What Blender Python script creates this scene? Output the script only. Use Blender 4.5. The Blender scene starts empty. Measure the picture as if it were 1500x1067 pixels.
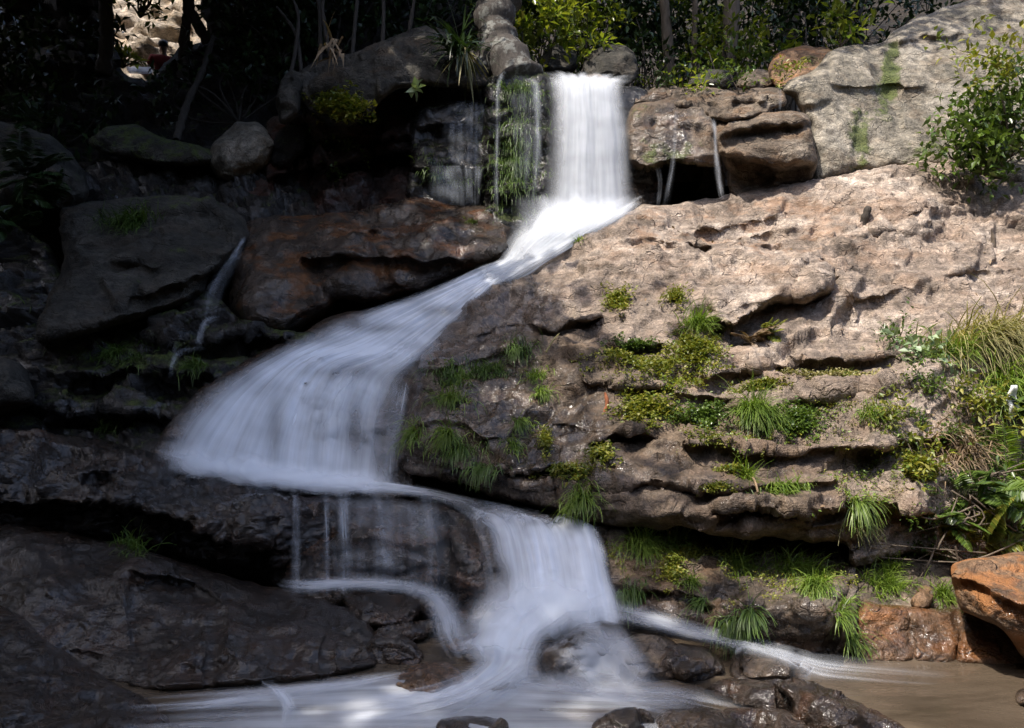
import bpy, math, random
import numpy as np
from mathutils import Vector

# ------------------------------------------------------------------ camera, sky, sun, exposure
scene = bpy.context.scene
C = scene.collection
EYE = 1.7            # camera height over the pool; camera looks level along +Y
FPX = 1250.0         # focal length in photo pixels (1500 wide)
cam_d = bpy.data.cameras.new('camera'); cam_d.lens = 30.0; cam_d.sensor_width = 36.0
cam_d.clip_start = 0.05; cam_d.clip_end = 400.0
cam = bpy.data.objects.new('camera', cam_d); C.objects.link(cam)
cam.location = (0, 0, EYE); cam.rotation_euler = (math.radians(90), 0, 0)
scene.camera = cam

SUN = Vector((-0.36, -0.30, 0.88)).normalized()      # direction from the scene to the sun
elev = math.asin(SUN.z); azim = math.atan2(SUN.x, SUN.y)
world = bpy.data.worlds.new('World'); scene.world = world; world.use_nodes = True
wn = world.node_tree.nodes; wl = world.node_tree.links
bg = wn['Background']; sky = wn.new('ShaderNodeTexSky'); sky.sky_type = 'NISHITA'
sky.sun_disc = False; sky.sun_elevation = elev; sky.sun_rotation = azim
sky.air_density = .8; sky.dust_density = 2.6; sky.ozone_density = .7      # hazy tropical sky
wl.new(sky.outputs[0], bg.inputs[0]); bg.inputs[1].default_value = 0.15
sun_d = bpy.data.lights.new('sun', 'SUN'); sun_d.energy = 2.65; sun_d.angle = math.radians(0.55)
sun_d.color = (1.0, 0.93, 0.84)
sun = bpy.data.objects.new('sun', sun_d); C.objects.link(sun)
sun.rotation_euler = (-SUN).to_track_quat('-Z', 'Y').to_euler(); sun.location = (-8, -6, 20)

vs = scene.view_settings
vs.view_transform = 'Standard'; vs.look = 'None'; vs.gamma = 1.0; vs.use_curve_mapping = False
vs.exposure = 1.45
scene.render.engine = 'CYCLES'
scene.cycles.use_denoising = True
scene.cycles.max_bounces = 8; scene.cycles.diffuse_bounces = 3; scene.cycles.glossy_bounces = 3
scene.cycles.transmission_bounces = 2; scene.cycles.transparent_max_bounces = 24
scene.cycles.caustics_reflective = False; scene.cycles.caustics_refractive = False

rng = np.random.default_rng(7)

def at(px, py, Y):
    """a photo direction (px, py) at distance Y along the view -> world point(s)"""
    px = np.asarray(px, float); py = np.asarray(py, float); Y = np.asarray(Y, float)
    return np.stack([(px - 750.0) / FPX * Y, Y + 0 * px, EYE - (py - 533.5) / FPX * Y], -1)

# ------------------------------------------------------------------ numeric noise
_tab = np.random.default_rng(3).normal(size=(4096, 3)); _tab /= np.linalg.norm(_tab, axis=1)[:, None]
_rnd = np.random.default_rng(4).random((4096, 8))

def _h(ix, iy, iz, seed):
    h = (ix.astype(np.int64) * 73856093) ^ (iy.astype(np.int64) * 19349663) ^ (iz.astype(np.int64) * 83492791) ^ (seed * 2654435)
    h = (h ^ (h >> 13)) * 1274126177
    return ((h ^ (h >> 16)) & 4095)

def perlin(p, seed=0):
    i = np.floor(p).astype(np.int64); f = p - i
    w = f * f * f * (f * (f * 6 - 15) + 10)
    out = np.zeros(len(p))
    for dx in (0, 1):
        for dy in (0, 1):
            for dz in (0, 1):
                g = _tab[_h(i[:, 0] + dx, i[:, 1] + dy, i[:, 2] + dz, seed)]
                d = g[:, 0] * (f[:, 0] - dx) + g[:, 1] * (f[:, 1] - dy) + g[:, 2] * (f[:, 2] - dz)
                wt = (w[:, 0] if dx else 1 - w[:, 0]) * (w[:, 1] if dy else 1 - w[:, 1]) * (w[:, 2] if dz else 1 - w[:, 2])
                out += d * wt
    return out * 1.5

def fbm(p, octaves=4, seed=0, gain=0.5, ridged=False):
    a, s, o = 1.0, 0.0, np.zeros(len(p)); q = np.array(p, float)
    for k in range(octaves):
        n = perlin(q, seed + k)
        if ridged: n = 1 - 2 * np.abs(n)
        o += a * n; s += a; a *= gain; q = q * 2.03 + 11.7
    return o / s

def facets(p, seed=0):
    """broken-stone facets: every jittered cell carries a plane of its own"""
    i0 = np.floor(p).astype(np.int64)
    b1 = np.full(len(p), 9e9); b2 = np.full(len(p), 9e9); h1 = np.zeros(len(p)); h2 = np.zeros(len(p))
    for dx in (-1, 0, 1):
        for dy in (-1, 0, 1):
            for dz in (-1, 0, 1):
                k = _h(i0[:, 0] + dx, i0[:, 1] + dy, i0[:, 2] + dz, seed)
                r = _rnd[k]
                c = np.stack([i0[:, 0] + dx + r[:, 0], i0[:, 1] + dy + r[:, 1], i0[:, 2] + dz + r[:, 2]], -1)
                v = p - c; d = (v * v).sum(-1)
                h = (r[:, 3] - .5) * 1.3 + ((r[:, 4:7] - .5) * 1.5 * v).sum(-1)
                m1 = d < b1
                m2 = (~m1) & (d < b2)
                b2 = np.where(m1, b1, np.where(m2, d, b2)); h2 = np.where(m1, h1, np.where(m2, h, h2))
                b1 = np.where(m1, d, b1); h1 = np.where(m1, h, h1)
    e = np.clip((np.sqrt(b2) - np.sqrt(b1)) / 0.07, 0, 1)
    e = e * e * (3 - 2 * e)
    return h1 * (.5 + .5 * e) + h2 * (.5 - .5 * e)

def chisel(p, seed=0):
    """fractured stone: shallow hollow facets that meet in sharp ridges"""
    i0 = np.floor(p).astype(np.int64); best = np.full(len(p), 9e9)
    for dx in (-1, 0, 1):
        for dy in (-1, 0, 1):
            for dz in (-1, 0, 1):
                r = _rnd[_h(i0[:, 0] + dx, i0[:, 1] + dy, i0[:, 2] + dz, seed)]
                v = p - np.stack([i0[:, 0] + dx + r[:, 0], i0[:, 1] + dy + r[:, 1], i0[:, 2] + dz + r[:, 2]], -1)
                best = np.minimum(best, .7 * (r[:, 3] - .5) + 1.5 * ((r[:, 4:7] - .5) * v).sum(-1) + .75 * (v * v).sum(-1))
    return best - .15

def sstep(a, b, x):
    t = np.clip((x - a) / (b - a), 0, 1); return t * t * (3 - 2 * t)

def crom(P, n, closed=False):
    """Catmull-Rom resampling of a polyline"""
    P = np.asarray(P, float); m = len(P)
    if m == 2: return P[0] + np.linspace(0, 1, n)[:, None] * (P[1] - P[0])
    seg = m if closed else m - 1
    t = np.linspace(0, seg, n, endpoint=not closed)
    i = np.minimum(t.astype(int), seg - 1); f = (t - i)[:, None]
    g = (lambda k: P[k % m]) if closed else (lambda k: P[np.clip(k, 0, m - 1)])
    a, b, c, d = g(i - 1), g(i), g(i + 1), g(i + 2)
    return .5 * (2 * b + (c - a) * f + (2 * a - 5 * b + 4 * c - d) * f ** 2 + (3 * b - a - 3 * c + d) * f ** 3)

def tps(ctrl):
    P = np.array(ctrl, float); X = P[:, :2] / 300.0; n = len(P)
    def U(r2): return .5 * r2 * np.log(r2 + 1e-9)
    K = U(((X[:, None] - X[None]) ** 2).sum(-1)) + np.eye(n) * 0.02
    Q = np.c_[np.ones(n), X]
    A = np.block([[K, Q], [Q.T, np.zeros((3, 3))]])
    w = np.linalg.lstsq(A, np.r_[P[:, 2], 0, 0, 0], rcond=None)[0]
    def f(px, py):
        q = np.stack([px, py], -1) / 300.0
        o = w[n] + w[n + 1] * q[:, 0] + w[n + 2] * q[:, 1]
        for k in range(n): o = o + w[k] * U(((q - X[k]) ** 2).sum(-1))
        return o
    return f

# ------------------------------------------------------------------ mesh helpers
def mesh(name, V, F, attrs=None, uv=None, smooth=True):
    me = bpy.data.meshes.new(name); V = np.asarray(V, np.float32); F = np.asarray(F, np.int32)
    me.vertices.add(len(V)); me.vertices.foreach_set('co', V.ravel())
    k = F.shape[1]
    me.loops.add(F.size); me.polygons.add(len(F))
    me.polygons.foreach_set('loop_start', np.arange(0, F.size, k, dtype=np.int32))
    me.loops.foreach_set('vertex_index', F.ravel())
    me.update(calc_edges=True); me.validate()
    for a, v in (attrs or {}).items():
        me.attributes.new(a, 'FLOAT', 'POINT').data.foreach_set('value', np.asarray(v, np.float32))
    if uv is not None:
        me.uv_layers.new(name='flow').data.foreach_set('uv', np.asarray(uv, np.float32)[F.ravel()].ravel())
    if not smooth: me.shade_flat()
    return me

def put(name, V, F, mat, parent=None, attrs=None, uv=None, smooth=True, origin=None):
    """ONE mesh object; a top-level one gets its origin at its own base"""
    V = np.asarray(V, float)
    if parent is not None: origin = np.array(parent.location)
    elif origin is None:
        lo, hi = V.min(0), V.max(0); origin = np.array([(lo[0] + hi[0]) / 2, (lo[1] + hi[1]) / 2, lo[2]])
    o = bpy.data.objects.new(name, mesh(name, V - origin, F, attrs, uv, smooth))
    o.data.materials.append(mat); C.objects.link(o)
    if parent is not None: o.parent = parent
    else: o.location = origin
    return o

def tag(o, label=None, cat=None, group=None, kind=None):
    if label: o['label'] = label
    if cat: o['category'] = cat
    if group: o['group'] = group
    if kind: o['kind'] = kind
    return o

def empty(name, loc, label, cat, group=None):
    o = bpy.data.objects.new(name, None); C.objects.link(o); o.location = Vector([float(c) for c in loc])
    o.empty_display_size = 0.1
    return tag(o, label, cat, group)

# ------------------------------------------------------------------ materials
def nodes(name):
    m = bpy.data.materials.new(name); m.use_nodes = True
    t = m.node_tree; t.nodes.clear()
    return m, t.nodes, t.links

class NT:
    """short-hand for node trees"""
    def __init__(s, name): s.m, s.n, s.l = nodes(name)
    def new(s, typ, **kw):
        nd = s.n.new(typ)
        for k, v in kw.items(): setattr(nd, k, v)
        return nd
    def put(s, sock, v):
        if v is None: return
        if hasattr(v, 'is_output') or isinstance(v, bpy.types.NodeSocket): s.l.new(v, sock)
        else:
            if isinstance(v, tuple) and len(v) == 3 and sock.type == 'RGBA': v = (*v, 1)
            sock.default_value = v
    def math(s, op, a, b=None, clamp=False):
        nd = s.new('ShaderNodeMath', operation=op, use_clamp=clamp)
        s.put(nd.inputs[0], a); s.put(nd.inputs[1], b); return nd.outputs[0]
    def mix(s, f, a, b, blend='MIX'):
        nd = s.new('ShaderNodeMix', data_type='RGBA', blend_type=blend)
        s.put(nd.inputs[0], f); s.put(nd.inputs[6], a); s.put(nd.inputs[7], b); return nd.outputs[2]
    def noise(s, vec, scale, detail=5, rough=.55, dist=0.0):
        nd = s.new('ShaderNodeTexNoise'); s.put(nd.inputs['Vector'], vec)
        nd.inputs['Scale'].default_value = scale; nd.inputs['Detail'].default_value = detail
        nd.inputs['Roughness'].default_value = rough; nd.inputs['Distortion'].default_value = dist
        return nd.outputs[0]
    def ramp(s, f, stops):
        nd = s.new('ShaderNodeValToRGB'); s.put(nd.inputs[0], f); e = nd.color_ramp.elements
        while len(e) < len(stops): e.new(.5)
        for el, (p, c) in zip(e, stops):
            el.position = p; el.color = c if len(c) == 4 else (*c, 1)
        return nd.outputs[0]
    def rng(s, v, a, b, c=0.0, d=1.0):
        nd = s.new('ShaderNodeMapRange'); s.put(nd.inputs[0], v)
        for k, x in zip((1, 2, 3, 4), (a, b, c, d)): nd.inputs[k].default_value = x
        return nd.outputs[0]
    def attr(s, name):
        return s.new('ShaderNodeAttribute', attribute_name=name).outputs['Fac']
    def mapping(s, vec, scale, rot=(0, 0, 0)):
        nd = s.new('ShaderNodeMapping'); s.put(nd.inputs[0], vec)
        nd.inputs['Scale'].default_value = scale; nd.inputs['Rotation'].default_value = rot
        return nd.outputs[0]

MOSS_A, MOSS_B = (.040, .062, .012), (.12, .15, .028)
def rock_mat(name, dark, mid, light, stain=(.20, .085, .03), stain_amt=.5, moss_up=.35, rough=.8, strata=.5, bump=1.0, fine=1.0):
    t = NT(name)
    pos = t.new('ShaderNodeTexCoord').outputs['Object']
    geo = t.new('ShaderNodeNewGeometry')
    n1 = t.noise(pos, 1.7, 5, .62, .4)
    n2 = t.noise(pos, 9.0, 5, .7)
    n3 = t.noise(pos, 55.0, 3, .75)
    st = t.noise(t.mapping(pos, (1.1, 1.1, 7.0), (.12, -.16, 0)), 2.2, 4, .65)
    f = t.math('ADD', t.math('MULTIPLY', n1, 1 - strata * .5), t.math('MULTIPLY', st, strata * .5))
    col = t.ramp(f, [(.34, dark), (.5, mid), (.64, light)])
    col = t.mix(1.0, col, t.ramp(n2, [(.32, (.36, .35, .35)), (.5, (.95, .95, .95)), (.68, (1.55, 1.5, 1.47))]), 'MULTIPLY')
    col = t.mix(1.0, col, t.ramp(n3, [(.3, (.6, .6, .6)), (.65, (1.3, 1.3, 1.3))]), 'MULTIPLY')
    sm = t.noise(t.mapping(pos, (1, 1, 2.0)), 2.3, 4, .65)
    sf = t.math('MULTIPLY', t.rng(sm, .5, .64), t.math('ADD', t.attr('stain'), stain_amt), clamp=True)
    col = t.mix(t.math('MULTIPLY', sf, .8), col, t.mix(n2, stain, tuple(c * 1.7 for c in stain)))
    # lichen specks
    vl = t.new('ShaderNodeTexVoronoi'); t.put(vl.inputs['Vector'], pos); vl.inputs['Scale'].default_value = 7
    lic = t.math('MULTIPLY', t.rng(vl.outputs['Distance'], .16, .07), t.rng(n1, .52, .6))
    col = t.mix(t.math('MULTIPLY', lic, .45), col, tuple(min(1, c * 1.5) for c in light) + (1,))
    # fine dark cracks
    vc = t.new('ShaderNodeTexVoronoi', feature='DISTANCE_TO_EDGE')
    wob = t.new('ShaderNodeVectorMath', operation='MULTIPLY_ADD')
    nc = t.new('ShaderNodeTexNoise'); t.put(nc.inputs['Vector'], pos); nc.inputs['Scale'].default_value = 5; nc.inputs['Detail'].default_value = 2
    t.put(wob.inputs[0], nc.outputs['Color']); wob.inputs[1].default_value = (.35, .35, .35)
    t.put(wob.inputs[2], t.mapping(pos, (1, 1, 2.2), (.1, -.15, 0))); t.put(vc.inputs['Vector'], wob.outputs[0]); vc.inputs['Scale'].default_value = 2.2
    crack = t.math('MULTIPLY', t.rng(vc.outputs['Distance'], .0, .028, 1, 0), t.rng(n2, .45, .6))
    col = t.mix(t.math('MULTIPLY', crack, .45), col, (.012, .010, .008, 1))
    # moss
    up = t.new('ShaderNodeSeparateXYZ'); t.put(up.inputs[0], geo.outputs['Normal'])
    mo = t.math('ADD', t.attr('moss'), t.math('MULTIPLY', t.rng(up.outputs[2], .2, .95), moss_up))
    mf = t.rng(t.math('ADD', mo, t.math('MULTIPLY', t.math('SUBTRACT', t.noise(pos, 6.0, 4, .7), .5), 2.4)), .55, .95)
    col = t.mix(t.math('MULTIPLY', mf, .85), col, t.mix(t.rng(n3, .35, .65), MOSS_A + (1,), MOSS_B + (1,)))
    # dark biofilm that grows on damp stone
    gr = t.math('ADD', t.attr('grime'), t.math('MULTIPLY', t.math('SUBTRACT', f, .5), 2.2))
    col = t.mix(t.math('MULTIPLY', t.rng(gr, .25, .65), .9), col, t.mix(1.0, col, (.36, .315, .25), 'MULTIPLY'))
    # wetness
    w = t.math('ADD', t.attr('wet'), t.math('MULTIPLY', t.math('SUBTRACT', t.noise(pos, 3.5, 2, .6), .5), .9))
    w = t.math('MULTIPLY', t.rng(w, .25, .6), t.math('SUBTRACT', 1.0, t.math('MULTIPLY', mf, .6)))
    col = t.mix(w, col, t.mix(1.0, col, (.54, .50, .48, 1), 'MULTIPLY'))
    b = t.new('ShaderNodeBsdfPrincipled')
    t.put(b.inputs['Base Color'], col)
    rr = t.rng(n2, .3, .7, .10, .34)
    mr = t.new('ShaderNodeMix', data_type='FLOAT'); t.put(mr.inputs[0], w); mr.inputs[2].default_value = rough; t.put(mr.inputs[3], rr)
    t.put(b.inputs['Roughness'], mr.outputs[0])
    b.inputs['IOR'].default_value = 1.4
    h = t.math('ADD', t.math('MULTIPLY', n2, 1.0), t.math('MULTIPLY', n3, .35 * fine))
    h = t.math('ADD', h, t.math('MULTIPLY', st, .7 * strata))
    h = t.math('SUBTRACT', h, t.math('MULTIPLY', crack, .5))
    h = t.math('ADD', h, t.math('MULTIPLY', mf, .4))
    bp = t.new('ShaderNodeBump'); bp.inputs['Strength'].default_value = .85 * bump; bp.inputs['Distance'].default_value = .085
    t.put(bp.inputs['Height'], h); t.put(b.inputs['Normal'], bp.outputs[0])
    t.put(b.inputs['Coat Weight'], t.math('MULTIPLY', w, t.rng(n1, .36, .56, .55, 1.0))); b.inputs['Coat IOR'].default_value = 1.45
    t.put(b.inputs['Coat Roughness'], t.rng(n2, .35, .65, .05, .22))
    bc = t.new('ShaderNodeBump'); bc.inputs['Strength'].default_value = .5; bc.inputs['Distance'].default_value = .05
    t.put(bc.inputs['Height'], n2); t.put(b.inputs['Coat Normal'], bc.outputs[0])
    o = t.new('ShaderNodeOutputMaterial'); t.l.new(b.outputs[0], o.inputs[0])
    return t.m

def leaf_mat(name, a, b, trans=.3, rough=.45):
    t = NT(name)
    inf = t.new('ShaderNodeNewGeometry')
    pos = t.new('ShaderNodeTexCoord').outputs['Object']
    r = inf.outputs['Random Per Island']
    col = t.mix(r, (*a, 1), (*b, 1))
    col = t.mix(1.0, col, t.ramp(t.noise(pos, 3.0, 3), [(.3, (.6, .62, .55)), (.7, (1.35, 1.3, 1.1))]), 'MULTIPLY')
    p = t.new('ShaderNodeBsdfPrincipled'); t.put(p.inputs['Base Color'], col); p.inputs['Roughness'].default_value = rough
    tr = t.new('ShaderNodeBsdfTranslucent'); t.put(tr.inputs[0], t.mix(1.0, col, (1.3, 1.35, .6, 1), 'MULTIPLY'))
    mx = t.new('ShaderNodeMixShader'); mx.inputs[0].default_value = trans
    t.l.new(p.outputs[0], mx.inputs[1]); t.l.new(tr.outputs[0], mx.inputs[2])
    o = t.new('ShaderNodeOutputMaterial'); t.l.new(mx.outputs[0], o.inputs[0])
    return t.m

def bark_mat(name, a, b, lichen=None):
    t = NT(name)
    pos = t.new('ShaderNodeTexCoord').outputs['Object']
    n = t.noise(t.mapping(pos, (6, 6, 1.2)), 4, 6, .7, .5)
    col = t.ramp(n, [(.3, a), (.7, b)])
    if lichen:
        col = t.mix(t.rng(t.noise(pos, 5, 6, .7), .52, .6), col, (*lichen, 1))
    p = t.new('ShaderNodeBsdfPrincipled'); t.put(p.inputs['Base Color'], col); p.inputs['Roughness'].default_value = .85
    bp = t.new('ShaderNodeBump'); bp.inputs['Strength'].default_value = .7; bp.inputs['Distance'].default_value = .03
    t.put(bp.inputs['Height'], n); t.put(p.inputs['Normal'], bp.outputs[0])
    o = t.new('ShaderNodeOutputMaterial'); t.l.new(p.outputs[0], o.inputs[0])
    return t.m

def plain_mat(name, c, rough=.8):
    t = NT(name)
    pos = t.new('ShaderNodeTexCoord').outputs['Object']
    p = t.new('ShaderNodeBsdfPrincipled'); p.inputs['Roughness'].default_value = rough
    t.put(p.inputs['Base Color'], t.mix(t.noise(pos, 12, 4), tuple(x * .75 for x in c) + (1,), tuple(min(1, x * 1.2) for x in c) + (1,)))
    o = t.new('ShaderNodeOutputMaterial'); t.l.new(p.outputs[0], o.inputs[0])
    return t.m

def fall_mat(name, fine=16.0, long=.9, lo=.35, hi=.62, base=.25, gain=1.0, tint=(.85, .89, .95)):
    """white falling water: streaks run along the flow (second UV axis, metres)"""
    t = NT(name)
    uv = t.new('ShaderNodeUVMap', uv_map='flow').outputs[0]
    s1 = t.noise(t.mapping(uv, (fine, long, 1)), 1.0, 5, .6, .15)
    s2 = t.noise(t.mapping(uv, (fine * .28, long * .6, 1)), 1.0, 3, .5, .2)
    s = t.math('ADD', t.math('MULTIPLY', s1, .55), t.math('MULTIPLY', s2, .45))
    st = t.rng(s, lo, hi)
    a = t.math('MULTIPLY', t.attr('dens'), t.math('ADD', t.math('MULTIPLY', st, gain), base))
    a = t.math('MULTIPLY', a, t.attr('fade'), clamp=True)
    d = t.new('ShaderNodeBsdfDiffuse'); d.inputs[0].default_value = (*tint, 1)
    tr = t.new('ShaderNodeBsdfTranslucent'); tr.inputs[0].default_value = (*tint, 1)
    bp = t.new('ShaderNodeBump'); bp.inputs['Strength'].default_value = .25; bp.inputs['Distance'].default_value = .03
    t.put(bp.inputs['Height'], s); t.put(d.inputs['Normal'], bp.outputs[0])
    m1 = t.new('ShaderNodeMixShader'); m1.inputs[0].default_value = .3
    t.l.new(d.outputs[0], m1.inputs[1]); t.l.new(tr.outputs[0], m1.inputs[2])
    g = t.new('ShaderNodeBsdfTransparent')
    m2 = t.new('ShaderNodeMixShader'); t.l.new(a, m2.inputs[0])
    t.l.new(g.outputs[0], m2.inputs[1]); t.l.new(m1.outputs[0], m2.inputs[2])
    o = t.new('ShaderNodeOutputMaterial'); t.l.new(m2.outputs[0], o.inputs[0])
    return t.m

def pool_mat(name):
    """shallow murky brown stream, smoothed by its own flow"""
    t = NT(name)
    pos = t.new('ShaderNodeTexCoord').outputs['Object']
    n = t.noise(t.mapping(pos, (1.0, 2.2, 1)), 1.6, 5, .55, .5)
    p = t.new('ShaderNodeBsdfPrincipled')
    t.put(p.inputs['Base Color'], t.ramp(n, [(.3, (.040, .030, .020)), (.7, (.105, .080, .056))]))
    p.inputs['Roughness'].default_value = .14; p.inputs['IOR'].default_value = 1.33
    bp = t.new('ShaderNodeBump'); bp.inputs['Strength'].default_value = .25; bp.inputs['Distance'].default_value = .03
    t.put(bp.inputs['Height'], t.noise(t.mapping(pos, (1.2, 3.5, 1)), 2.4, 3, .5)); t.put(p.inputs['Normal'], bp.outputs[0])
    o = t.new('ShaderNodeOutputMaterial'); t.l.new(p.outputs[0], o.inputs[0])
    return t.m

M = dict(
    sunny=rock_mat('warm_sandstone', (.115, .09, .07), (.255, .202, .158), (.44, .37, .305), stain=(.27, .15, .08), stain_amt=.2, moss_up=-.06, strata=.6, bump=.9),
    cliff=rock_mat('grey_cliff_stone', (.12, .11, .086), (.23, .205, .16), (.36, .325, .265), stain=(.17, .10, .045), stain_amt=.25, moss_up=-.05, strata=.3),
    block=rock_mat('brown_ledge_stone', (.07, .055, .04), (.14, .108, .078), (.27, .23, .18), stain=(.13, .065, .025), stain_amt=.5, moss_up=.0, strata=.7),
    wet=rock_mat('wet_dark_stone', (.028, .019, .012), (.064, .044, .029), (.125, .092, .066), stain=(.13, .05, .012), stain_amt=.55, moss_up=.1, rough=.5, strata=.4),
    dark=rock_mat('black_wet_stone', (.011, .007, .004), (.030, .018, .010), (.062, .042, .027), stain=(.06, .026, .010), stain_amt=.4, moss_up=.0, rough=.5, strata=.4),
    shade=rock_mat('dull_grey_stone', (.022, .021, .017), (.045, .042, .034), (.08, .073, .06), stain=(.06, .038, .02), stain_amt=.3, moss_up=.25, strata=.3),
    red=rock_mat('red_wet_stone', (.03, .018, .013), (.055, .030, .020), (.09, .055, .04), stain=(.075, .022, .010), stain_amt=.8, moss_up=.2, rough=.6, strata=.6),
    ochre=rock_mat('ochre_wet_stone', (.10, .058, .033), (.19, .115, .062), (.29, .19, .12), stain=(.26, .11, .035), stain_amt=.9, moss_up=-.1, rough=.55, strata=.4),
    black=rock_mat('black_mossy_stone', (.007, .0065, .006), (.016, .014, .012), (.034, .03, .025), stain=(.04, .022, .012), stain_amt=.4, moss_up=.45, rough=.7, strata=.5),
    soil=rock_mat('forest_soil', (.010, .008, .006), (.022, .017, .012), (.04, .032, .022), stain=(.035, .022, .012), stain_amt=.6, moss_up=.35, rough=.95, strata=.1),  # darker than real humus, forest shade put into the colour
    far=rock_mat('pale_far_stone', (.22, .18, .13), (.40, .34, .27), (.58, .52, .44), stain=(.30, .2, .1), stain_amt=.5, moss_up=.1, strata=.6),
    fall=fall_mat('white_water', 13, .4, .22, .74, .46, .5, (.66, .69, .73)),
    cascade=fall_mat('streaked_white_water', 12, .6, .30, .66, .26, 1.0),
    veil=fall_mat('thin_water_veil', 26, .8, .42, .72, .02, .7, (.74, .80, .88)),
    foam=fall_mat('soft_foam', 5, .9, .20, .78, .40, .55),
    mist=fall_mat('soft_spray', 2.5, 2.5, .15, .8, .7, .3),
    pool=pool_mat('murky_stream'),
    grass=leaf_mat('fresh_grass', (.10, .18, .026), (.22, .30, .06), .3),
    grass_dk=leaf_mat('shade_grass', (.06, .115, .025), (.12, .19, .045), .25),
    straw=leaf_mat('dry_grass', (.16, .16, .055), (.34, .29, .15), .25, .6),
    herb=leaf_mat('yellow_green_herb', (.10, .15, .022), (.26, .24, .045), .3),
    bush=leaf_mat('bush_leaves', (.05, .095, .020), (.11, .165, .035), .25, .3),
    pale=leaf_mat('pale_glaucous_leaves', (.17, .25, .15), (.30, .38, .25), .2),
    forest=leaf_mat('forest_leaves', (.07, .12, .02), (.26, .28, .045), .4, .3),
    forest_dk=leaf_mat('shaded_forest_leaves', (.016, .035, .012), (.032, .06, .018), .15, .35),  # copy of the forest leaves, darkened to carry shade in the colour
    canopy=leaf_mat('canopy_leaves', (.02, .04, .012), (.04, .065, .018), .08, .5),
    dead=leaf_mat('dead_leaves', (.16, .10, .06), (.30, .22, .15), .15, .7),
    bark=bark_mat('dark_bark', (.020, .016, .012), (.06, .048, .036)),
    bark_pale=bark_mat('lichen_bark', (.025, .02, .016), (.07, .058, .047), (.17, .17, .15)),
    bark_tan=bark_mat('tan_bark', (.07, .052, .036), (.18, .14, .10)),
)

# ------------------------------------------------------------------ rocks
SURF = {}
def field(px, py, spec, P=None):
    """base value plus soft blobs (px, py, rx, ry, value)"""
    o = np.full(len(px), float(spec[0]))
    for (x, y, rx, ry, v) in spec[1:]:
        o += v * np.exp(-((px - x) / rx) ** 2 - ((py - y) / ry) ** 2)
    return o

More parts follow.
